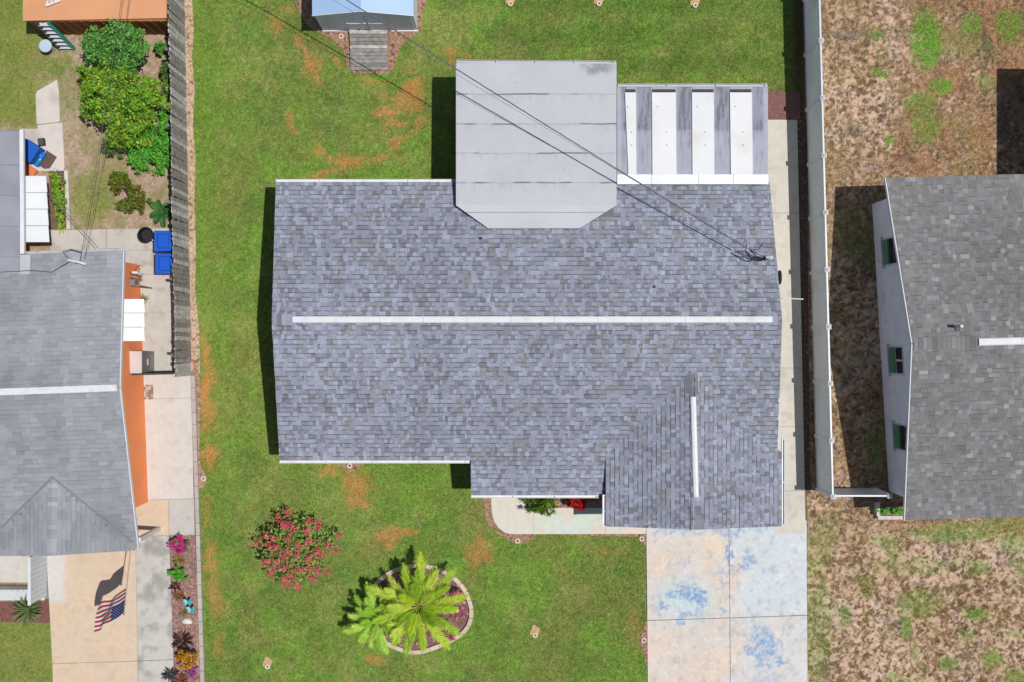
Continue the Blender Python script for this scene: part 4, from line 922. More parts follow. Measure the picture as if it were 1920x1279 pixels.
for sgn in (-1, 1):
    xe = sx0 - .03 if sgn < 0 else sx1 + .03
    for k in range(5):
        ya = syf - .03 + k * .61; yb = ya + .605; mb = MB(); r = [(xe, ya, ez_), (smx, ya, rz_), (smx, yb, rz_), (xe, yb, ez_)]
        if sgn > 0: r = r[::-1]
        r = [Vector(p) for p in r]
        if (r[1] - r[0]).cross(r[3] - r[0]).z < 0: r = r[::-1]
        mb.hexa(r, [p + Vector((0, 0, .025)) for p in r], tuple(L(172, 202, 240)))
        mb.bar(Vector((xe, yb - .02, ez_ + .03)), Vector((smx, yb - .02, rz_ + .03)), .03, .03); mb.build('roof_panel', M_shedroof, sh)
    mb = MB(); mb.bar(Vector((xe, syf - .045, ez_ - .03)), Vector((smx, syf - .045, rz_ - .03)), .025, .09, tuple(L(225, 230, 238))); mb.build('roof_trim', M_white, sh)
for k in range(8):   # wall ribs beside the doors
    xx = sx0 + .12 + k * .1 if k < 4 else sx1 - .12 - (k - 4) * .12
    mb = MB(); mb.box(xx, syf - .015, .15, xx + .035, syf - .001, ez_ - .06); mb.build('wall_rib', M_shed, sh)
dx0, dx1 = G(655, 0)[0], G(735, 0)[0]; dm = (dx0 + dx1) / 2
for a, b in ((dx0, dm - .008), (dm + .008, dx1)):
    mb = MB(); mb.box(a, syf - .03, .14, b, syf - .002, 1.82); d_ = mb.build('door', M_shed, sh)
    mb = MB(); w = .05
    mb.box(a, syf - .045, .14, a + w, syf - .031, 1.82); mb.box(b - w, syf - .045, .14, b, syf - .031, 1.82); mb.box(a + w, syf - .045, .14, b - w, syf - .031, .2); mb.box(a + w, syf - .045, 1.76, b - w, syf - .031, 1.82); mb.box(a + w, syf - .045, .95, b - w, syf - .031, 1.01)
    mb.build('door_frame', M_white, d_)
mb = MB(); mb.box(dm - .1, syf - .07, .98, dm - .03, syf - .046, 1.12); mb.build('handle', M_white, sh)
mb = MB(); mb.box(sx0 - .02, syf - .05, .0, sx1 + .02, syf - .002, .1); mb.build('base_rail', M_white, sh)
rp = thing('wooden_ramp', 'weathered grey plank ramp leading up to the metal shed doors', 'ramp', (*G(692, 96), 0))
r0, r1 = G(657.5, 0)[0], G(727.5, 0)[0]; ya, yb = G(0, 61)[1], G(0, 133)[1]; n = 11
for k in range(n):
    y0 = ya + (yb - ya) * k / n; y1 = ya + (yb - ya) * (k + 1) / n + .006; z0 = .26 - .17 * k / n; z1 = .26 - .17 * (k + 1) / n; j = random.uniform(-.015, .015); jj = random.uniform(-.004, .004)
    r = [(r0 + j, y1 + .004, z1 + jj), (r1 + j, y1 + .004, z1 + jj), (r1 + j, y0, z0 + jj), (r0 + j, y0, z0 + jj)]; mb = MB(); mb.hexa([(p[0], p[1], p[2] - .035) for p in r], r, tuple(np.array(random.choice([L(170, 166, 160), L(150, 146, 142), L(186, 182, 176), L(136, 132, 128)])))); mb.build('plank', M_wood, rp)
for xx in (r0 + .04, r1 - .08):
    mb = MB(); mb.hexa([(xx, yb, 0), (xx + .04, yb, 0), (xx + .04, ya, 0), (xx, ya, 0)], [(xx, yb, .05), (xx + .04, yb, .05), (xx + .04, ya, .22), (xx, ya, .22)], tuple(L(120, 114, 108))); mb.build('beam', M_wood, rp)

# ------------------------------------------------------------------ orange shed, ladder, table
os_ = thing('orange_shed', 'orange-tan flat roofed shed with brown wall behind the leafy shrubs', 'shed', (*G(190, 20), 0))
oz = 1.75
M_oroof = mat('orange_roof', L(222, 160, 118), .85, .06, 1.5, .05, 50); M_owall = mat('brown_wall', L(170, 112, 70), .85, .1, 3, .1, 40)
r = [P(43, 39, oz), P(312, 34, oz), P(314, -80, oz), P(43, -80, oz)]; mb = MB(); mb.hexa([p - Vector((0, 0, .1)) for p in r], r, tuple(L(222, 160, 118))); mb.build('roof', M_oroof, os_)
a = G(88, 65); b = G(338, 62); mb = MB(); mb.box(a[0], a[1], 0, b[0], a[1] + 2.5, oz - .1); mb.build('wall', M_owall, os_)
for k in range(14):
    xx = a[0] + (b[0] - a[0]) * (k + .5) / 14; mb = MB(); mb.box(xx - .02, a[1] - .015, 0, xx + .02, a[1] - .001, oz - .12); mb.build('batten', M_owall, os_)
vt_ = thing('roof_rack', 'small white slatted frame lying on the orange shed roof', 'frame', P(100, 3, oz))
for k in range(3):
    mb = MB(); mb.bar(P(88 + k * 8, 9 - 3 * k, oz + .03), P(92 + k * 8, -4 - 3 * k, oz + .03), .05, .05); mb.build('slat', M_white, vt_)
mb = MB(); mb.bar(P(86, 11, oz + .08), P(113, 1, oz + .08), .06, .05); mb.build('rail', M_white, vt_)
ld = thing('slide_ladder', 'teal and white plastic ladder leaning on the orange shed', 'ladder', (*G(118, 92), 0))
A0, A1 = Vector((*G(114, 92), .05)), P(68, 41, 1.6); B0, B1 = Vector((*G(140, 92), .05)), P(90, 41, 1.6)
for a, b, c in ((A0, A1, L(70, 80, 84)), (B0, B1, L(50, 150, 138))):
    mb = MB(); mb.bar(a, b, .09, .1, tuple(c)); mb.build('side_rail', M_attr, ld)
for k in range(7):
    t = (k + .4) / 7; a = A0.lerp(A1, t); b = B0.lerp(B1, t); mb = MB(); mb.bar(a, b, .12, .035, tuple(L(206, 208, 210))); mb.build('rung', M_attr, ld)
tb = thing('round_table', 'small pale blue round table beside the teal ladder', 'table', (*G(88, 84), 0))
q = P(85, 86, .45); mb = MB(); mb.lathe(q.x, q.y, [(.19, .42), (.21, .43), (.21, .46), (.19, .47)], 24, tuple(L(190, 208, 222))); mb.build('table_top', M_attr, tb)
mb = MB(); mb.tube([(q.x, q.y, 0), (q.x, q.y, .43)], .03, 8, tuple(L(120, 120, 124))); mb.build('leg', M_attr, tb); mb = MB(); mb.lathe(q.x, q.y, [(.14, 0), (.14, .03), (.04, .05)], 14, tuple(L(120, 120, 124))); mb.build('base', M_attr, tb)

# ------------------------------------------------------------------ bins, cabinet and small yard things
def cart(px, py, label):
    t = thing('wheeled_bin', label, 'bin', (*G(px, py), 0), 'blue bins by the wooden fence'); c = Vector(G(px, py)).to_3d(); w, d = .32, .315; z = 1.0
    mb = MB(); b_ = [(c.x - w * .8, c.y - d * .8, .06), (c.x + w * .8, c.y - d * .8, .06), (c.x + w * .8, c.y + d * .8, .06), (c.x - w * .8, c.y + d * .8, .06)]; t_ = [(c.x - w, c.y - d, z), (c.x + w, c.y - d, z), (c.x + w, c.y + d, z), (c.x - w, c.y + d, z)]
    mb.hexa(b_, t_); mb.build('body', M_blue, t)
    mb = MB(); l0 = [(c.x - w - .03, c.y - d - .02, z + .003), (c.x + w + .04, c.y - d - .02, z + .003), (c.x + w + .04, c.y + d + .02, z + .003), (c.x - w - .03, c.y + d + .02, z + .003)]
    l1 = [(c.x - w, c.y - d, z + .05), (c.x + w, c.y - d, z + .07), (c.x + w, c.y + d, z + .07), (c.x - w, c.y + d, z + .05)]; mb.hexa(l0, l1)
    mb.hexa([(c.x - w * .75, c.y - d * .75, z + .045), (c.x + w * .5, c.y - d * .8, z + .055), (c.x + w * .5, c.y + d * .8, z + .055), (c.x - w * .75, c.y + d * .75, z + .045)], [(c.x - w * .6, c.y - d * .65, z + .085), (c.x + w * .42, c.y - d * .7, z + .1), (c.x + w * .42, c.y + d * .7, z + .1), (c.x - w * .6, c.y + d * .65, z + .085)])
    mb.build('lid', M_blue, t)
    mb = MB(); mb.tube([(c.x + w + .06, c.y - d * .8, z - .03), (c.x + w + .06, c.y + d * .8, z - .03)], .016, 8); mb.build('handle', M_blue, t)
    for s_ in (-1, 1):
        mb = MB(); mb.tube([(c.x + w * .85, c.y + s_ * .27, .1), (c.x + w * .85, c.y + s_ * .32, .1)], .1, 14); mb.build('wheel', M_dark, t)
cart(326, 457, 'blue wheeled bin next to the round black tub'); cart(328, 498, 'blue wheeled bin farther from the round black tub')
bt = thing('black_tub', 'round black plastic tub beside the blue bins', 'tub', (*G(281, 443), 0)); q = Vector(G(282, 443))
mb = MB(); mb.lathe(q.x, q.y, [(.17, 0), (.24, .5), (.26, .5), (.26, .53), (.23, .53), (.2, .3)], 24); mb.build('body', M_dark, bt); mb = MB(); mb.tube([(q.x + .2, q.y - .15, .5), (q.x + .3, q.y - .22, .55), (q.x + .35, q.y - .25, .48)], .018, 6); mb.build('handle', M_white, bt)
cb = thing('utility_cabinet', 'grey metal utility cabinet standing against the orange wall', 'cabinet', (*G(275, 678), 0))
a = G(264, 659); b = G(290, 697); cz = 1.35; mb = MB(); mb.box(a[0], b[1], .05, b[0], a[1], cz); mb.build('body', M_graymetal, cb)
mb = MB(); mb.box(a[0] - .02, b[1] - .02, cz + .001, b[0] + .01, a[1] + .02, cz + .05); mb.build('lid', mat('pale_lid', L(214, 204, 200), .6, .05), cb)
mb = MB(); mb.box(b[0] + .001, (a[1] + b[1]) / 2 - .1, .7, b[0] + .015, (a[1] + b[1]) / 2 + .1, .8); mb.build('label_plate', M_white, cb)
for k in range(5):
    mb = MB(); mb.box(b[0] + .001, b[1] + .08, .15 + k * .08, b[0] + .012, a[1] - .08, .18 + k * .08); mb.build('louvre', M_graymetal, cb)
dm_ = thing('door_mat', 'small brown mosaic mat on the pale side path', 'mat', (*G(279, 735), .05)); a = G(270, 721); b = G(288.5, 749)
for i in range(4):
    for j in range(6):
        mb = MB(); w = (b[0] - a[0]) / 4; h = (a[1] - b[1]) / 6; c = random.choice([L(186, 160, 140), L(160, 128, 108), L(204, 186, 170), L(140, 112, 96)])
        mb.box(a[0] + i * w + .004, b[1] + j * h + .004, .05, a[0] + (i + 1) * w - .004, b[1] + (j + 1) * h - .004, .065, tuple(c)); mb.build('tile', M_attr, dm_)
# blue chest with toys by the addition
bc = thing('blue_chest', 'bright blue storage chest beside the rear addition', 'chest', (*G(62, 283), 0)); ang = math.radians(-33)
def rbox(mb, cx, cy, w, d, z0, z1, an, c):
    r = [(cx + x * math.cos(an) - y * math.sin(an), cy + x * math.sin(an) + y * math.cos(an)) for x, y in ((-w / 2, -d / 2), (w / 2, -d / 2), (w / 2, d / 2), (-w / 2, d / 2))]; mb.hexa([(*p, z0) for p in r], [(*p, z1) for p in r], tuple(c))
c = P(50, 281, .6); mb = MB(); rbox(mb, c.x, c.y, .6, .55, .047, .55, ang, L(20, 100, 190)); mb.build('body', M_attr, bc); mb = MB(); rbox(mb, c.x, c.y, .64, .58, .551, .6, ang, L(16, 96, 196)); mb.build('lid', M_attr, bc)
ty = thing('toy_tray', 'blue tray of colourful toys by the brown doormat', 'tray', (*G(70, 298), 0)); c = Vector(G(72, 296)); mb = MB(); rbox(mb, c.x, c.y, .42, .5, .05, .2, ang, L(30, 120, 210)); mb.build('tray', M_attr, ty)
for k in range(14):
    mb = MB(); xx, yy = c.x + random.uniform(-.15, .15), c.y + random.uniform(-.18, .18); s_ = random.uniform(.02, .05); rbox(mb, xx, yy, s_ * 2, s_ * 1.6, .2, .2 + s_, random.uniform(0, 3), random.choice([L(240, 220, 60), L(230, 80, 60), L(245, 245, 245), L(60, 170, 90), L(250, 250, 250)])); mb.build('toy', M_attr, ty)
mt = thing('rubber_mat', 'dark brown worn mat on the garden path', 'mat', (*G(90, 302), .05)); c = Vector(G(90, 302)); mb = MB(); rbox(mb, c.x, c.y, .4, .55, .05, .07, ang, L(104, 82, 74)); mb.build('mat', mat('worn_mat', L(108, 86, 78), .95, .4, 25, .3, 60), mt)
tile_ = thing('orange_step', 'flat orange concrete step beside the blue chest', 'step', (*G(52, 322), 0)); c = Vector(G(57, 322)); mb = MB(); rbox(mb, c.x, c.y, .45, .35, .048, .15, ang, L(226, 130, 88)); mb.build('step', M_attr, tile_)
bx = thing('black_box', 'small black box on the garden path near the addition', 'box', (*G(81, 268), .05)); c = Vector(G(81, 268)); mb = MB(); rbox(mb, c.x, c.y, .2, .24, .05, .2, .1, L(60, 58, 58)); mb.build('body', M_attr, bx); mb = MB(); rbox(mb, c.x, c.y, .16, .2, .2, .215, .1, L(84, 82, 80)); mb.build('lid', M_attr, bx)
# raised bed edging
eb = thing('bed_edging', 'white block edging around the small planted bed by the awning', 'edging', (*G(127, 380), 0))
for k in range(6):
    mb = MB(); y0 = 321 + k * 18.3; mb.prism([G(123 + k * .8, y0), G(130 + k * .8, y0), G(130.8 + k * .8, y0 + 17.8), G(123.8 + k * .8, y0 + 17.8)], 0, .14); mb.build('block', M_concL, eb)
for k in range(2):
    mb = MB(); x0 = 86 + k * 18.5; mb.prism([G(x0, 323), G(x0 + 18, 321), G(x0 + 18, 316), G(x0, 318)], 0, .13); mb.build('block', M_concL, eb)

# white slatted screen and scalloped porch fence
sc = thing('porch_screen', 'white vertical board screen at the edge of the tan driveway', 'screen', (*G(90, 1080), 0)); scx = G(88.5, 0)[0]
for k in range(10):
    y0 = G(0, 1030 + k * 8.6)[1]; mb = MB(); mb.box(scx - .02, y0 - .145, .05, scx + .02, y0 - .004, 1.4); mb.build('board', M_vinyl, sc)
mb = MB(); mb.box(scx - .05, G(0, 1117)[1], 1.401, scx + .04, G(0, 1030)[1], 1.45); mb.build('top_rail', M_vinyl, sc)
pf = thing('porch_fence', 'low white scalloped fence around the left porch slab', 'fence', (*G(25, 1098), 0)); yv = G(0, 1098)[1]
for k in range(11):
    xx = G(-40 + k * 10.4, 0)[0]; mb = MB(); h = .75
    pr_ = [(-.08, 0.02), (.08, 0.02), (.08, h - .08)] + [(.08 * math.cos(t), h - .08 + .08 * math.sin(t)) for t in np.linspace(.4, 2.7, 5)] + [(-.08, h - .08)]
    mb.hexa([(xx + x, yv - .014, z) for x, z in pr_], [(xx + x, yv + .014, z) for x, z in pr_]); mb.build('picket', M_vinyl, pf)
for z in (.2, .55):
    mb = MB(); mb.box(G(-46, 0)[0], yv - .05, z, G(76, 0)[0], yv - .016, z + .07); mb.build('rail', M_vinyl, pf)
ps = thing('porch_step', 'white painted step below the scalloped porch fence', 'step', (*G(25, 1118), 0)); a = G(-50, 1107); b = G(86, 1124); mb = MB(); mb.box(a[0], b[1], 0, b[0], a[1], .14); mb.build('tread', M_vinyl, ps)
mb = MB(); mb.box(a[0], a[1] + .004, 0, b[0], a[1] + .12, .10); mb.build('riser', M_concL, ps)

# flag on a slanted pole
fg = thing('flag', 'striped red and white flag with starry blue canton on a slanted pole', 'flag', P(244, 1030, 2.3))
p0 = P(245, 1028, 2.35); p1 = P(232.5, 1152, 3.9); mb = MB(); mb.tube([p0, p1], .016, 8); mb.build('pole', mat('pole_wood', L(196, 176, 150), .5, .1), fg)
mb = MB(); mb.lathe(p1.x, p1.y, [(.005, p1.z - .03), (.03, p1.z), (.005, p1.z + .03)], 10); mb.build('finial', M_graymetal, fg)
NU, NV = 75, 39; pd = (p1 - p0).normalized()
h0 = p1 - pd * .06; h1 = p1 - pd * .90      # canton side at the tip
fly = P(166, 1196, 3.5) - p1; fly = fly.normalized() * 1.42
us = np.linspace(0, 1, NU + 1); vs = np.linspace(0, 1, NV + 1); V = []
for j in range(NV + 1):
    for i in range(NU + 1):
        u, v = us[i], vs[j]; a = h0.lerp(h1, v); side = pd.cross(fly).normalized()
        p = a + fly * u * (.98 - .10 * v) + side * (.09 * u * math.sin(u * 9 + v * 2.6) + .03 * math.sin(u * 17 - v * 3) * u) + Vector((0, 0, -.25 * u * u)) + pd * (.05 * u * math.sin(u * 6)); V.append(p)
F = []; Cc = []; red = L(196, 52, 66); wht = L(244, 240, 240); blu = L(44, 56, 122)
for j in range(NV):
    for i in range(NU):
        F.append((j * (NU + 1) + i, j * (NU + 1) + i + 1, (j + 1) * (NU + 1) + i + 1, (j + 1) * (NU + 1) + i)); st = j // 3
        if st < 7 and i < 30:
            sr, si = (j - 1) // 2, (i - 1); c = blu
            if j % 2 == 1 and 0 <= sr < 9 and (i % 5 == (2 if sr % 2 == 0 else 4)) and not (sr % 2 == 1 and i > 27): c = wht
        else: c = red if st % 2 == 0 else wht
        Cc.append(c)
mb = MB(); mb.v = [tuple(p) for p in V]; mb.f = F; mb.c = Cc; mb.build('cloth', mat('flag_cloth', None, .85, .03, 4, trans=.25), fg, smooth=True)

# ------------------------------------------------------------------ sprinkler guards
SPR = [(640, 69, 'beside the shed ramp', .0), (656, 873, 'below the front gutter', 0), (970, 1014, 'at the curved front walkway', 0), (1203, 1010, 'in the corner of driveway and front walkway', 0), (1207, 1200, 'beside the driveway edge lower down', 0),
       (382, 897, 'at the left kerb', 0), (502, 1249, 'on a bare spot at the bottom left of the lawn', 1), (1003, 1190, 'on a bare spot right of the palm bed', 1), (957, 8, 'leftmost of three at the back lawn top edge', 1), (1123, 8, 'middle of three at the back lawn top edge', 1), (1303, 11, 'rightmost of three at the back lawn top edge', 1)]
for px, py, wh, bare in SPR:
    t = thing('sprinkler_guard', 'pale concrete sprinkler ring ' + wh, 'sprinkler ring', (*G(px, py), 0), 'sprinkler rings in the lawn'); c = Vector(G(px, py)); zb = .03
    if bare:
        mb = MB(); a = [(c.x + .16 * math.cos(k * .52) * (1 + .25 * math.sin(k * 2.1)), c.y + .13 + .19 * math.sin(k * .52) * (1 + .2 * math.cos(k * 1.7)), .02 + (0 if 1 else 0)) for k in range(12)]
        bd = [(c.x + (x - c.x) * .95, y, z + .025) for x, y, z in a]; mb.hexa([(x, y, .0) for x, y, z in a], bd, tuple(L(196, 164, 118))); mb.build('sand_patch', mat('bare_sand', L(200, 166, 120), .95, .2, 15, .3, 60, bump=.6), t); zb = .05
    mb = MB(); mb.lathe(c.x, c.y, [(.085, 0), (.085, zb + .03), (.075, zb + .045), (.05, zb + .045), (.042, zb + .03), (.042, zb - .01), (.001, zb - .012)], 20, tuple(L(232, 224, 208))); mb.build('ring', M_concA, t)
    mb = MB(); mb.tube([(c.x, c.y, 0), (c.x, c.y, zb + .03)], .016, 8); mb.build('sprinkler_head', M_dark, t)

# ------------------------------------------------------------------ plants
def leafcloud(cent, size, pal, aspect=.5, up=.5, jit=.22, r=rng):
    n = len(cent); nv = r.normal(size=(n, 3)); nv[:, 2] = np.abs(nv[:, 2]) + up; nv /= np.linalg.norm(nv, axis=1)[:, None]
    a = r.normal(size=(n, 3)); a -= nv * (a * nv).sum(1)[:, None]; a /= np.linalg.norm(a, axis=1)[:, None]; b = np.cross(nv, a)
    s_ = size * r.uniform(.6, 1.35, (n, 1)); V = np.stack([cent - a * s_, cent - b * s_ * aspect + nv * s_ * .1, cent + a * s_, cent + b * s_ * aspect + nv * s_ * .1], 1)
    w = np.array([p[1] for p in pal], float); ci = r.choice(len(pal), n, p=w / w.sum()); c = np.array([p[0] for p in pal])[ci] * r.uniform(1 - jit, 1 + jit, (n, 1))
    return V, np.clip(c, 0, 1)
def blobs(n, spec, r=rng):
    """spec: (x,y,z,rx,ry,rz); points mostly in the outer shell, clumped"""
    out = []; vol = np.array([s_[3] * s_[4] for s_ in spec]); vol = vol / vol.sum()
    for s_, f in zip(spec, vol):
        k = int(n * f); nc = max(34, k // 55); d = r.normal(size=(nc, 3)); d /= np.linalg.norm(d, axis=1)[:, None]; d[:, 2] = np.where(d[:, 2] < -.3, -d[:, 2], d[:, 2]); rad = r.uniform(.35, 1.3 if k > 900 else 1.08, (nc, 1))
        cc = d * rad; pick = r.integers(0, nc, k); p = cc[pick] + r.normal(size=(k, 3)) * .105
        out.append(np.array(s_[:3]) + p * np.array(s_[3:]))
    return np.concatenate(out)
def shrub(name, label, cat, px, py, spec_px, n, size, pal, aspect=.5, group=None, crown='crown', stems=5, flowers=None, stem_h=.8):
    """spec_px: (px,py,h_centre,rx_px,ry_px,rz_m) in photo pixels at that height"""
    t = thing(name, label, cat, (*G(px, py), 0), group); sp = []
    for qx, qy, h, rx, ry, rz in spec_px:
        p = P(qx, qy, h); k = S * (1 - h / H); sp.append((p.x, p.y, h, rx * k, ry * k, rz))
    pts = blobs(n, sp); pts = pts[pts[:, 2] > .03]; V, c = leafcloud(pts, size, pal, aspect); fastmesh(crown, V, 4, c, M_leaf, t)
    g = Vector((*G(px, py), 0)); mb = MB()
    for k in range(stems):
        s_ = sp[k % len(sp)]; tgt = Vector(s_[:3]) + Vector((random.uniform(-.6, .6) * s_[3], random.uniform(-.6, .6) * s_[4], random.uniform(-.2, .5) * s_[5])); m_ = g.lerp(tgt, .5) + Vector((0, 0, .15 * tgt.z)); mb.tube([g + Vector((random.uniform(-.05, .05), random.uniform(-.05, .05), -.02)), m_, tgt], [.03, .02, .008], 6)
    mb.build('trunk' if stem_h > .6 else 'stem', M_bark, t)
    if flowers:
        nf, fs, fpal, nm = flowers; cl = blobs(nf * 26, [(a, b, c_ + .06, d * 1.03, e * 1.03, f * 1.05) for a, b, c_, d, e, f in sp]); cl = cl[cl[:, 2] > np.median(cl[:, 2]) - .1]
        V, c = leafcloud(cl, fs, fpal, .8, .8); fastmesh(nm, V, 4, c, M_petal, t)
    return t
GR1 = [(L(122, 188, 86), 4), (L(98, 166, 70), 3), (L(154, 210, 110), 2), (L(72, 134, 54), 2)]
GR2 = [(L(158, 206, 58), 4), (L(126, 182, 50), 3), (L(196, 222, 86), 2), (L(92, 146, 42), 2), (L(190, 156, 66), .3)]
GR3 = [(L(104, 200, 66), 4), (L(130, 216, 80), 3), (L(78, 160, 54), 2), (L(160, 216, 84), 1)]
GRD = [(L(112, 150, 78), 3), (L(86, 122, 64), 3), (L(142, 168, 98), 1)]
shrub('leafy_shrub', 'bushy mid-green shrub next to the orange shed', 'shrub', 222, 110, [(218, 95, 1.5, 48, 40, .8), (250, 80, 1.4, 26, 30, .6), (190, 92, 1.3, 26, 26, .6), (245, 125, 1.2, 28, 22, .6)], 9000, .052, GR1)
shrub('leafy_shrub', 'large yellow-green shrub in the middle of the left yard', 'shrub', 240, 200, [(225, 185, 1.6, 56, 44, .9), (180, 150, 1.4, 28, 24, .7), (280, 190, 1.4, 36, 34, .7), (250, 235, 1.3, 44, 36, .7), (175, 200, 1.2, 22, 22, .6), (210, 140, 1.5, 26, 20, .6), (225, 262, 1.0, 26, 16, .5)], 14000, .06, GR2, .42)
shrub('leafy_shrub', 'bright green spreading shrub low against the wooden fence', 'shrub', 295, 280, [(286, 278, .6, 38, 34, .5), (312, 240, .7, 11, 34, .5), (262, 296, .5, 22, 22, .35), (306, 300, .5, 16, 20, .4)], 8000, .042, GR3)
shrub('leafy_shrub', 'grey-green bush at the lower edge of the large yellow-green shrub', 'shrub', 222, 275, [(220, 275, .5, 28, 20, .4)], 2200, .036, GRD)
shrub('leafy_shrub', 'small round bush under the orange shed by the fence', 'shrub', 308, 90, [(307, 91, .4, 14, 13, .35)], 700, .045, GR1)
shrub('leafy_shrub', 'narrow dark green bush halfway along the wooden fence', 'shrub', 314, 150, [(313, 140, .7, 12, 20, .5), (316, 168, .6, 10, 18, .4)], 1000, .055, GRD)
CRO = [(L(120, 150, 40), 4), (L(168, 172, 52), 2), (L(128, 64, 46), 1.4), (L(82, 116, 40), 3)]
shrub('croton_plant', 'green and rust croton plant in the gravel of the left yard', 'plant', 242, 365, [(228, 345, .5, 22, 20, .4), (258, 372, .5, 20, 26, .4), (240, 385, .4, 26, 14, .3), (222, 330, .5, 14, 10, .3)], 2200, .058, CRO, .35, stem_h=.4, crown='foliage')
shrub('bed_plant', 'yellow-green plants filling the upper end of the awning bed', 'plant', 108, 345, [(107, 340, .3, 12, 16, .25)], 420, .06, GR2, .35, stem_h=.4, crown='foliage')
shrub('bed_plant', 'yellow-green plants filling the lower end of the awning bed', 'plant', 110, 380, [(111, 372, .3, 13, 24, .25), (114, 405, .2, 9, 12, .2)], 560, .06, GR2, .35, stem_h=.4, crown='foliage')
shrub('weed_patch', 'green weeds growing inside the white block planter', 'plant', 1668, 958, [(1656, 958, .3, 12, 6, .14), (1682, 958, .3, 12, 6, .14)], 420, .045, GR3, stem_h=.4, crown='foliage')
shrub('round_shrub', 'clipped round green shrub under the front porch gutter', 'shrub', 1012, 945, [(1014, 945, .55, 25, 17, .45)], 2600, .035, [(L(118, 158, 40), 3), (L(90, 134, 36), 3), (L(150, 180, 56), 1.5), (L(64, 100, 30), 2)])
shrub('red_croton', 'bright red leafed shrub beside the garage corner', 'shrub', 1082, 942, [(1083, 941, .5, 20, 12, .4), (1074, 937, .5, 12, 10, .35)], 1500, .05, [(L(214, 36, 26), 4), (L(160, 22, 18), 3), (L(238, 70, 40), 2), (L(96, 24, 16), 1)], .4)

def strap_plant(name, label, px, py, n, ln, w, pal, rise=.5, cat='plant', leafname='leaf', per=False, z0=.03, droop=.5, thickstem=True):
    t = thing(name, label, cat, (*G(px, py), 0)); g = Vector((*G(px, py), z0)); V = []; C = []; w_ = np.array([p[1] for p in pal], float); w_ /= w_.sum()
    for k in range(n):
        a = k * 2.399 + random.uniform(-.3, .3); l = ln * random.uniform(.7, 1.15); el_ = random.uniform(.25, 1.2) * rise; d = Vector((math.cos(a), math.sin(a), 0)); s_ = Vector((-d.y, d.x, 0)); c = np.array(pal[rng.choice(len(pal), p=w_)][0]) * random.uniform(.8, 1.2)
        pts = []
        for i in range(5):
            u = i / 4; pts.append((g + d * (l * u * (1 - .15 * u)) + Vector((0, 0, l * (el_ * 2 * u - (el_ + droop * .6) * u * u))), w * (.5 + 1.2 * u * (1 - u) * 1.2) * (1 if i < 4 else .05)))
        lv = []
        for (p, wa), (q, wb) in zip(pts[:-1], pts[1:]):
            up = Vector((0, 0, .25)); 
            lv.append([p - s_ * wa / 2 + up * wa, p, q, q - s_ * wb / 2 + up * wb]); lv.append([p, p + s_ * wa / 2 + up * wa, q + s_ * wb / 2 + up * wb, q])
        if per:
            fastmesh(leafname, np.array([[tuple(x) for x in f] for f in lv]), 4, np.array([c] * len(lv)), M_leaf, t)
        else: V += [[tuple(x) for x in f] for f in lv]; C += [c] * len(lv)
    if not per: fastmesh('foliage', np.array(V), 4, np.array(C), M_leaf, t)
    mb = MB(); mb.tube([g - Vector((0, 0, .04)), g + Vector((0, 0, .08))], [.05, .03], 8); mb.build('stem', M_bark, t); return t
strap_plant('spiky_plant', 'large grey-green spiky plant at the tan driveway edge', 56, 1142, 120, .62, .028, [(L(140, 158, 100), 3), (L(110, 134, 78), 3), (L(176, 186, 130), 2)], .9)
strap_plant('taro_plant', 'broad leafed green plant against the fence above the bins', 306, 398, 9, .6, .24, [(L(96, 150, 78), 2), (L(70, 128, 66), 2)], .5, per=True)
strap_plant('bed_plant', 'small drooping plant at the bottom corner of the awning bed', 118, 428, 10, .28, .05, GR2, .5)
BRM = [(L(96, 60, 66), 3), (L(132, 80, 72), 2), (L(70, 60, 52), 2), (L(168, 120, 96), 1)]
# garden strip by the left driveway
shrub('flower_bush', 'magenta flowering bush at the top of the left garden strip', 'bush', 338, 1020, [(337, 1021, .35, 17, 16, .28)], 500, .04, GR1, flowers=(22, .03, [(L(222, 52, 150), 4), (L(240, 96, 180), 2), (L(186, 36, 120), 2)], 'blossoms'), stem_h=.4, crown='foliage')
strap_plant('small_plant', 'yellowish small plant just below the magenta bush', 337, 1050, 26, .26, .04, [(L(176, 160, 70), 2), (L(140, 130, 60), 2), (L(200, 120, 70), 1)], .6)
shrub('round_shrub', 'bright green round bush in the left garden strip', 'bush', 336, 1077, [(334, 1077, .3, 15, 12, .26)], 1000, .035, GR3, stem_h=.4, crown='foliage')
strap_plant('bromeliad', 'dark maroon bromeliad under the bright green round bush', 331, 1098, 22, .26, .05, BRM, .6)
strap_plant('bromeliad', 'red tipped bromeliad above the teal ornaments', 336, 1116, 24, .26, .045, [(L(206, 84, 72), 2), (L(110, 120, 60), 3), (L(190, 130, 70), 1)], .6)
strap_plant('small_plant', 'yellow-green plant between teal ornaments and white stone', 346, 1148, 18, .22, .04, [(L(190, 150, 60), 2), (L(130, 140, 60), 2)], .6)
strap_plant('bromeliad', 'large dark purple bromeliad below the white stone', 344, 1200, 60, .42, .05, BRM, .7)
shrub('croton_plant', 'golden orange croton bush near the bottom of the garden strip', 'bush', 354, 1232, [(352, 1234, .45, 19, 17, .35)], 900, .055, [(L(226, 160, 40), 4), (L(240, 190, 70), 2), (L(186, 112, 30), 2), (L(120, 110, 40), .6)], .35, stem_h=.4, crown='foliage')
strap_plant('bromeliad', 'grey spiky bromeliad overhanging the driveway at the bottom', 322, 1262, 40, .36, .045, [(L(92, 92, 100), 3), (L(70, 70, 76), 2), (L(120, 116, 116), 1)], .6)
strap_plant('bromeliad', 'orange and red bromeliad at the very bottom of the strip', 338, 1276, 40, .36, .05, [(L(200, 110, 70), 3), (L(150, 76, 62), 2), (L(120, 110, 70), 2)], .6)
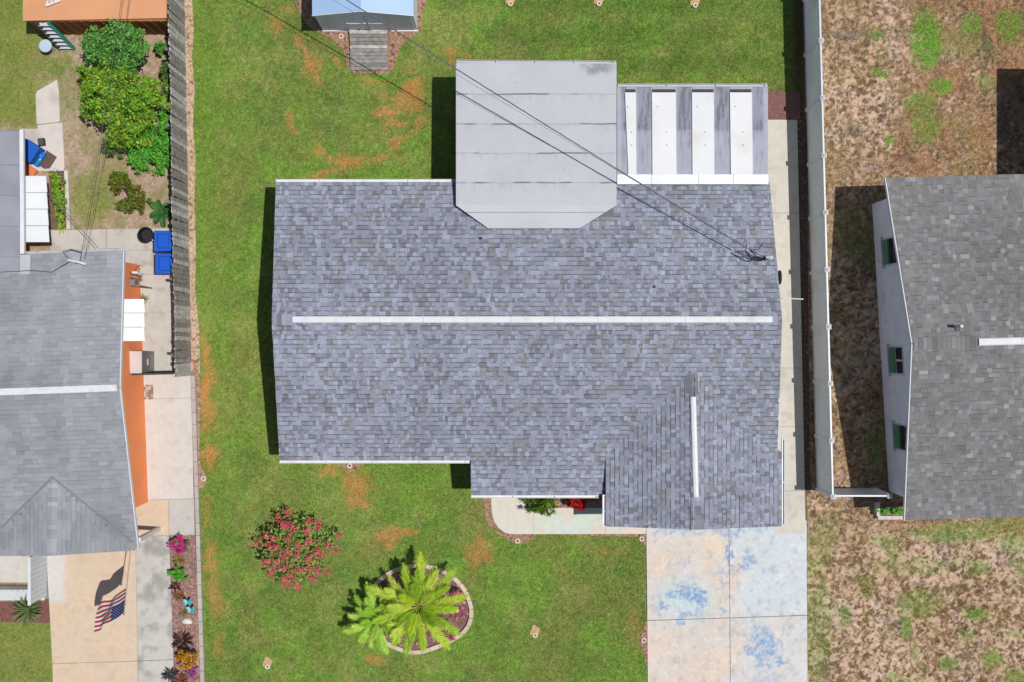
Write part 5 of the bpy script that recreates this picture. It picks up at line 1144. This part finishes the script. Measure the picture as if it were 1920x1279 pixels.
shrub('flower_bush', 'small purple flowers beside the kerb at the bottom', 'bush', 362, 1258, [(362, 1258, .25, 10, 12, .2)], 220, .035, GR1, flowers=(8, .028, [(L(190, 60, 180), 3), (L(220, 110, 200), 2)], 'blossoms'), stem_h=.4, crown='foliage')
for px, py, lb in ((352, 1129, 'upper of two teal butterfly ornaments in the garden strip'), (358, 1143, 'lower of two teal butterfly ornaments in the garden strip')):
    t = thing('garden_ornament', lb, 'ornament', (*G(px, py), 0), 'teal butterfly ornaments'); q = P(px, py, .4); mb = MB(); mb.tube([(q.x, q.y, 0), q], .008, 6); mb.build('stake', M_graymetal, t)
    for s_ in (-1, 1):
        mb = MB(); pts = [(0, 0), (.05, .09), (.12, .1), (.13, .02), (.07, -.02), (.1, -.08), (.04, -.1)]; mb.hexa([(q.x + s_ * x, q.y + y, q.z + x * .3) for x, y in (pts if s_ > 0 else pts)], [(q.x + s_ * x, q.y + y, q.z + x * .3 + .008) for x, y in pts], tuple(L(40, 190, 196))); mb.build('wing', mat('teal_enamel', L(44, 190, 196), .4, .15, 20), t)
def rock(name, label, px, py, rx, ry, h, c):
    o = thing(name, label, 'stone', (*G(px, py), 0)); q = Vector(G(px, py)); mb = MB(); n = 14
    rings = [(1, 0), (1.05, .35), (.85, .75), (.45, .98)]
    prof = [[(q.x + rx * f * math.cos(a) * (1 + .18 * math.sin(3 * a + f * 4)), q.y + ry * f * math.sin(a) * (1 + .15 * math.cos(2 * a + f)), h * z * (1 + .1 * math.sin(a * 2))) for a in [2 * math.pi * k / n for k in range(n)]] for f, z in rings]
    i0 = 0
    for rr in prof: mb.v += rr
    for r_ in range(3):
        for k in range(n): mb.f.append((r_ * n + k, r_ * n + (k + 1) % n, (r_ + 1) * n + (k + 1) % n, (r_ + 1) * n + k)); mb.c.append(c)
    mb.f.append(tuple(range(3 * n, 4 * n))); mb.c.append(c); mb.build('stone', M_concA, o, smooth=True)
rock('white_stone', 'white rounded stone in the left garden strip', 352, 1164, .17, .11, .16, tuple(L(232, 228, 222)))

# crape myrtle: radiating stems with leaves and pink panicles
cm = thing('crape_myrtle', 'pink flowering crape myrtle shrub on the front lawn', 'shrub', (*G(566, 1022), 0)); g = Vector((*G(566, 1022), 0))
LV = []; LC = []; FV = []; FC = []; mb = MB(); r5 = np.random.default_rng(77)
palL = [(L(140, 190, 88), 4), (L(112, 166, 72), 3), (L(196, 204, 100), 1.8), (L(206, 136, 100), 2)]; palF = [(L(230, 108, 118), 4), (L(240, 136, 134), 3), (L(240, 76, 150), 1.6), (L(216, 108, 96), 2.5)]
for k in range(64):
    a = k * 2.399; rad = math.sqrt((k + .6) / 64) * 1.22 * r5.uniform(.85, 1.12); zt = 1.75 - .75 * (rad / 1.22) ** 1.6 + r5.uniform(-.12, .12)
    tip = g + Vector((math.cos(a) * rad, math.sin(a) * rad, zt)); md = g + Vector((math.cos(a) * rad * .35, math.sin(a) * rad * .35, zt * .6)); pts = [g + Vector((math.cos(a) * .08, math.sin(a) * .08, 0)), md, tip]; mb.tube(pts, [.014, .010, .004], 5)
    n = 95; u = r5.uniform(.35, .98, n)[:, None]; p = (np.array(g)[None] * (1 - u) ** 2 + np.array(md * 2 - (g + tip) / 2)[None] * 2 * u * (1 - u) + np.array(tip)[None] * u * u) + r5.normal(size=(n, 3)) * np.array([.1, .1, .07]); V, c = leafcloud(p, .05, palL, .55, 1.3, r=r5); LV.append(V); LC.append(c)
    if k % 3 != 2:
        n = 30; axis = (tip - md).normalized(); u = r5.uniform(0, .2, n)[:, None]; p = np.array(tip)[None] + np.array(axis)[None] * (u - .03) + r5.normal(size=(n, 3)) * (.075 - .14 * u.clip(0, .25)).clip(.02, 1); V, c = leafcloud(p, .034, palF, .8, 1.1, r=r5); FV.append(V); FC.append(c)
mb.build('trunk', M_bark, cm); fastmesh('crown', np.concatenate(LV), 4, np.concatenate(LC), M_leaf, cm); fastmesh('blossoms', np.concatenate(FV), 4, np.concatenate(FC), M_petal, cm)

# palms in the ringed bed
def frond_mesh(length, width, npair, col, arch, lw, seed):
    """one pinnate leaf along +x: arched rachis and two rows of pointed leaflets"""
    r = np.random.default_rng(seed); V = []; C = []; rach = []
    for i in range(13):
        u = i / 12; rach.append(Vector((length * u * (1 - .10 * u), 0, length * (arch * u - (arch + .3) * .7 * u * u))))
    def at(u):
        f = u * 12; i = min(int(f), 11); return rach[i].lerp(rach[i + 1], f - i)
    for k in range(npair):
        u = .22 + .78 * k / (npair - 1); p = at(u); w = width * min(1, (u - .1) * 3.2) * min(1, (1.08 - u) * 3.0) * r.uniform(.65, 1.2)
        for s_ in (-1, 1):
            d = Vector((.75 + .55 * u, s_, .25 - .35 * r.random())).normalized(); tipv = p + d * w + Vector((0, 0, -.22 * w)); md = p + d * w * .45 + Vector((0, 0, .04 * w)); n_ = Vector((1, -s_ * .5, 0)).normalized() * lw / 2; c = np.array(col) * r.uniform(.7, 1.2)
            V.append([p - n_ * .7, p + n_ * .7, md + n_, md - n_]); C.append(c); V.append([md - n_, md + n_, tipv + n_ * .08, tipv - n_ * .08]); C.append(c * 1.05)
    s_ = Vector((0, .012, 0))
    for a, b in zip(rach[:-1], rach[1:]):
        V.append([a - s_, a + s_, b + s_ * .8, b - s_ * .8]); C.append(np.array(col) * .9 + np.array([.08, .04, 0]))
    V = np.array([[tuple(x) for x in f] for f in V], np.float32); return V, np.clip(np.array(C), 0, .95)
def palm(label, px, py, zc, tiers, width, npair, cols, lw, tr):
    """tiers: (count, length, pitch upward)"""
    t = thing('palm', label, 'palm', (*G(px, py), 0)); g = Vector((*G(px, py), 0)); a0 = 0.3
    for ti, (cnt, ln, pit) in enumerate(tiers):
        meshes = []
        for k in range(3):
            V, C = frond_mesh(ln * (1 - .06 * k), width, npair, cols[(k + ti) % len(cols)], .38, lw, 200 + k + ti * 7 + int(px)); o = fastmesh('frond', V, 4, C, M_leaf); meshes.append(o.data); bpy.data.objects.remove(o)
        for k in range(cnt):
            o = bpy.data.objects.new('frond', meshes[k % 3]); COL.objects.link(o); o.parent = t; a = a0 + 2 * math.pi * (k + random.uniform(-.22, .22)) / cnt
            o.location = (.04 * math.cos(a), .04 * math.sin(a), zc + .05 * ti); o.rotation_euler = (random.uniform(-.3, .3), -(pit + random.uniform(-.1, .1)), a); s_ = random.uniform(.88, 1.1); o.scale = (s_, s_, s_)
        a0 += .27
    mb = MB(); mb.tube([g + Vector((0, 0, -.05)), g + Vector((.02, .01, zc * .5)), g + Vector((0, 0, zc + .05))], [tr * 1.3, tr, tr * .8], 12)
    for k in range(7): mb.lathe(g.x + .01, g.y, [(tr * 1.1, zc * k / 7 + .02), (tr * 1.22, zc * k / 7 + .05), (tr * 1.02, zc * k / 7 + .08)], 12)
    mb.build('trunk', M_bark, t); return t
palm('bright yellow-green feathery palm in the ringed lawn bed', 789, 1122, 1.2, ((15, 1.75, .05), (13, 1.5, .4), (9, 1.15, .8)), .27, 40, [L(200, 226, 62), L(178, 212, 56), L(212, 232, 90), L(160, 198, 56)], .024, .11)
palm('darker green fine-leaved palm at the left of the ringed bed', 716, 1148, .95, ((12, 1.2, .05), (9, 1.0, .45), (5, .8, .85)), .22, 44, [L(190, 232, 84), L(170, 220, 76), L(206, 236, 104)], .016, .07)
rb = thing('bed_ring', 'curved pale paver edging around the palm bed on the lawn', 'edging', (*G(790, 1140), 0))
ringp = spl([(692, 1118), (703, 1096), (735, 1071), (775, 1060), (815, 1064), (848, 1080), (872, 1106), (884, 1140), (883, 1160), (872, 1182), (845, 1200), (815, 1213), (785, 1222), (755, 1218), (722, 1202), (698, 1180), (688, 1148)], 24)
acc = 0; last = Vector(G(*ringp[0])); start = last.copy(); pts = [last]
for p in ringp[1:] + ringp[:1]:
    q = Vector(G(*p)); acc += (q - last).length; last = q
    if acc >= .285: pts.append(q.copy()); acc = 0
for a, b in zip(pts, pts[1:] + pts[:1]):
    d = (b - a)
    if d.length < .08: continue
    d.normalize(); s_ = Vector((-d.y, d.x)); p = a + d * .006; q = b - d * .006; w = .065; mb = MB(); mb.prism([p - s_ * w, q - s_ * w, q + s_ * w, p + s_ * w], -.02, .13 + random.uniform(-.012, .012), tuple(np.array(L(214, 196, 176)) * random.uniform(.86, 1.06))); mb.build('paver', M_concA, rb)
for k, (px, py, lb) in enumerate(((855, 1112, 'upper'), (858, 1150, 'middle'), (842, 1190, 'lower'))):
    shrub('ground_flowers', 'small pink bedding flowers at the right side of the palm bed, ' + lb + ' clump', 'flowers', px, py, [(px, py, .12, 12, 12, .1)], 70, .03, GR1, flowers=(6, .028, [(L(220, 90, 150), 3), (L(190, 110, 150), 2)], 'blossoms'), stem_h=.3, crown='foliage', stems=3)
strap_plant('hanging_plant', 'leafy potted plant beside the white wall awning', 270, 560, 30, .25, .04, [(L(130, 150, 96), 2), (L(170, 180, 140), 2)], .6)

# ------------------------------------------------------------------ overhead cables
def cable(name, label, a, b, sag, r, twist=0, n=60, cat='cable'):
    t = thing(name, label, cat, a); a = Vector(a); b = Vector(b); d = (b - a).normalized(); x = d.cross(Vector((0, 0, 1))).normalized(); z = x.cross(d)
    for k in range(max(1, twist)):
        pts = []
        for i in range(n + 1):
            u = i / n; p = a.lerp(b, u) - Vector((0, 0, 4 * sag * u * (1 - u)))
            if twist: ph_ = u * n * .55 + k * 2 * math.pi / twist; p = p + x * (.011 * math.cos(ph_)) + z * (.011 * math.sin(ph_))
            pts.append(p)
        mb = MB(); mb.tube(pts, r, 6); mb.build('conductor' if twist else 'line', M_cable, t)
    return t
e0 = P(1400, 466, 3.7); far = P(660, 0, 5.35); dv = far - e0; far2 = e0 + dv * 1.7
cable('service_cable', 'twisted dark power cable crossing over the patio roof to the house mast', e0, far2, .5, .0085, 3, 160)
cable('phone_cable', 'thin dark phone line alongside the twisted power cable', P(1418, 473, 3.55), far2 + Vector((.3, -.55, -.45)), .42, .006)
l0 = P(150, 488, 2.95); cable('service_cable', 'dark cable running over the left shrubs to the grey roof mast', l0, P(222, 0, 5.2) + (P(222, 0, 5.2) - l0) * .6, .25, .008, 0, 60)
cable('phone_cable', 'second thin cable over the left shrubs beside the darker one', l0 + Vector((.12, .05, -.05)), P(232, 0, 5.0) + (P(232, 0, 5.0) - l0) * .6, .3, .007, 0, 60)
cable('guy_wire', 'pale thin wire from the white awning to the grey roof edge', P(89, 362, 2.1), P(184, 465, 2.3), .04, .01, 0, 16)

# ------------------------------------------------------------------ grass
blades('grass', 'short green lawn grass with rusty dead patches', 'grass', 1250000, (352, 1505, -20, 1300), lawn_color, .035, .075, .016, BEDS_X + [[(600, -40), (785, -40), (785, 60), (730, 60), (730, 134), (656, 134), (656, 60), (600, 60)]])
blades('dry_grass', 'dry brown tufts and weeds on the sandy yard', 'grass', 420000, (1515, 1960, -20, 1300), dry_color, .03, .07, .018, [[(1637, 375), (1930, 375), (1930, 945), (1668, 945)], [(1490, 0), (1513, 0), (1520, 930), (1514, 1300), (1490, 1300)], [(1635, 940), (1700, 940), (1700, 975), (1635, 975)]],
       keep=lambda px, py, c: c.sum(1) < rng.uniform(.42, .85, len(c)), jit=.3)
blades('yard_grass', 'patchy grass and weeds on the left neighbour yard', 'grass', 150000, (-40, 345, -20, 1300), left_color, .03, .08, .016, BEDS_X + [[(86, 1000), (366, 1000), (376, 1320), (96, 1320)], [(-60, 1000), (90, 1000), (90, 1125), (-60, 1125)], [(-60, 470), (360, 425), (376, 1010), (-60, 1010)], [(66, 150), (114, 150), (122, 320), (35, 320), (35, 242), (66, 240)], [(40, -40), (330, -40), (330, 62), (40, 62)]],
       keep=lambda px, py, c: c[:, 1] > c[:, 0] * rng.uniform(.86, 1.06, len(c)))
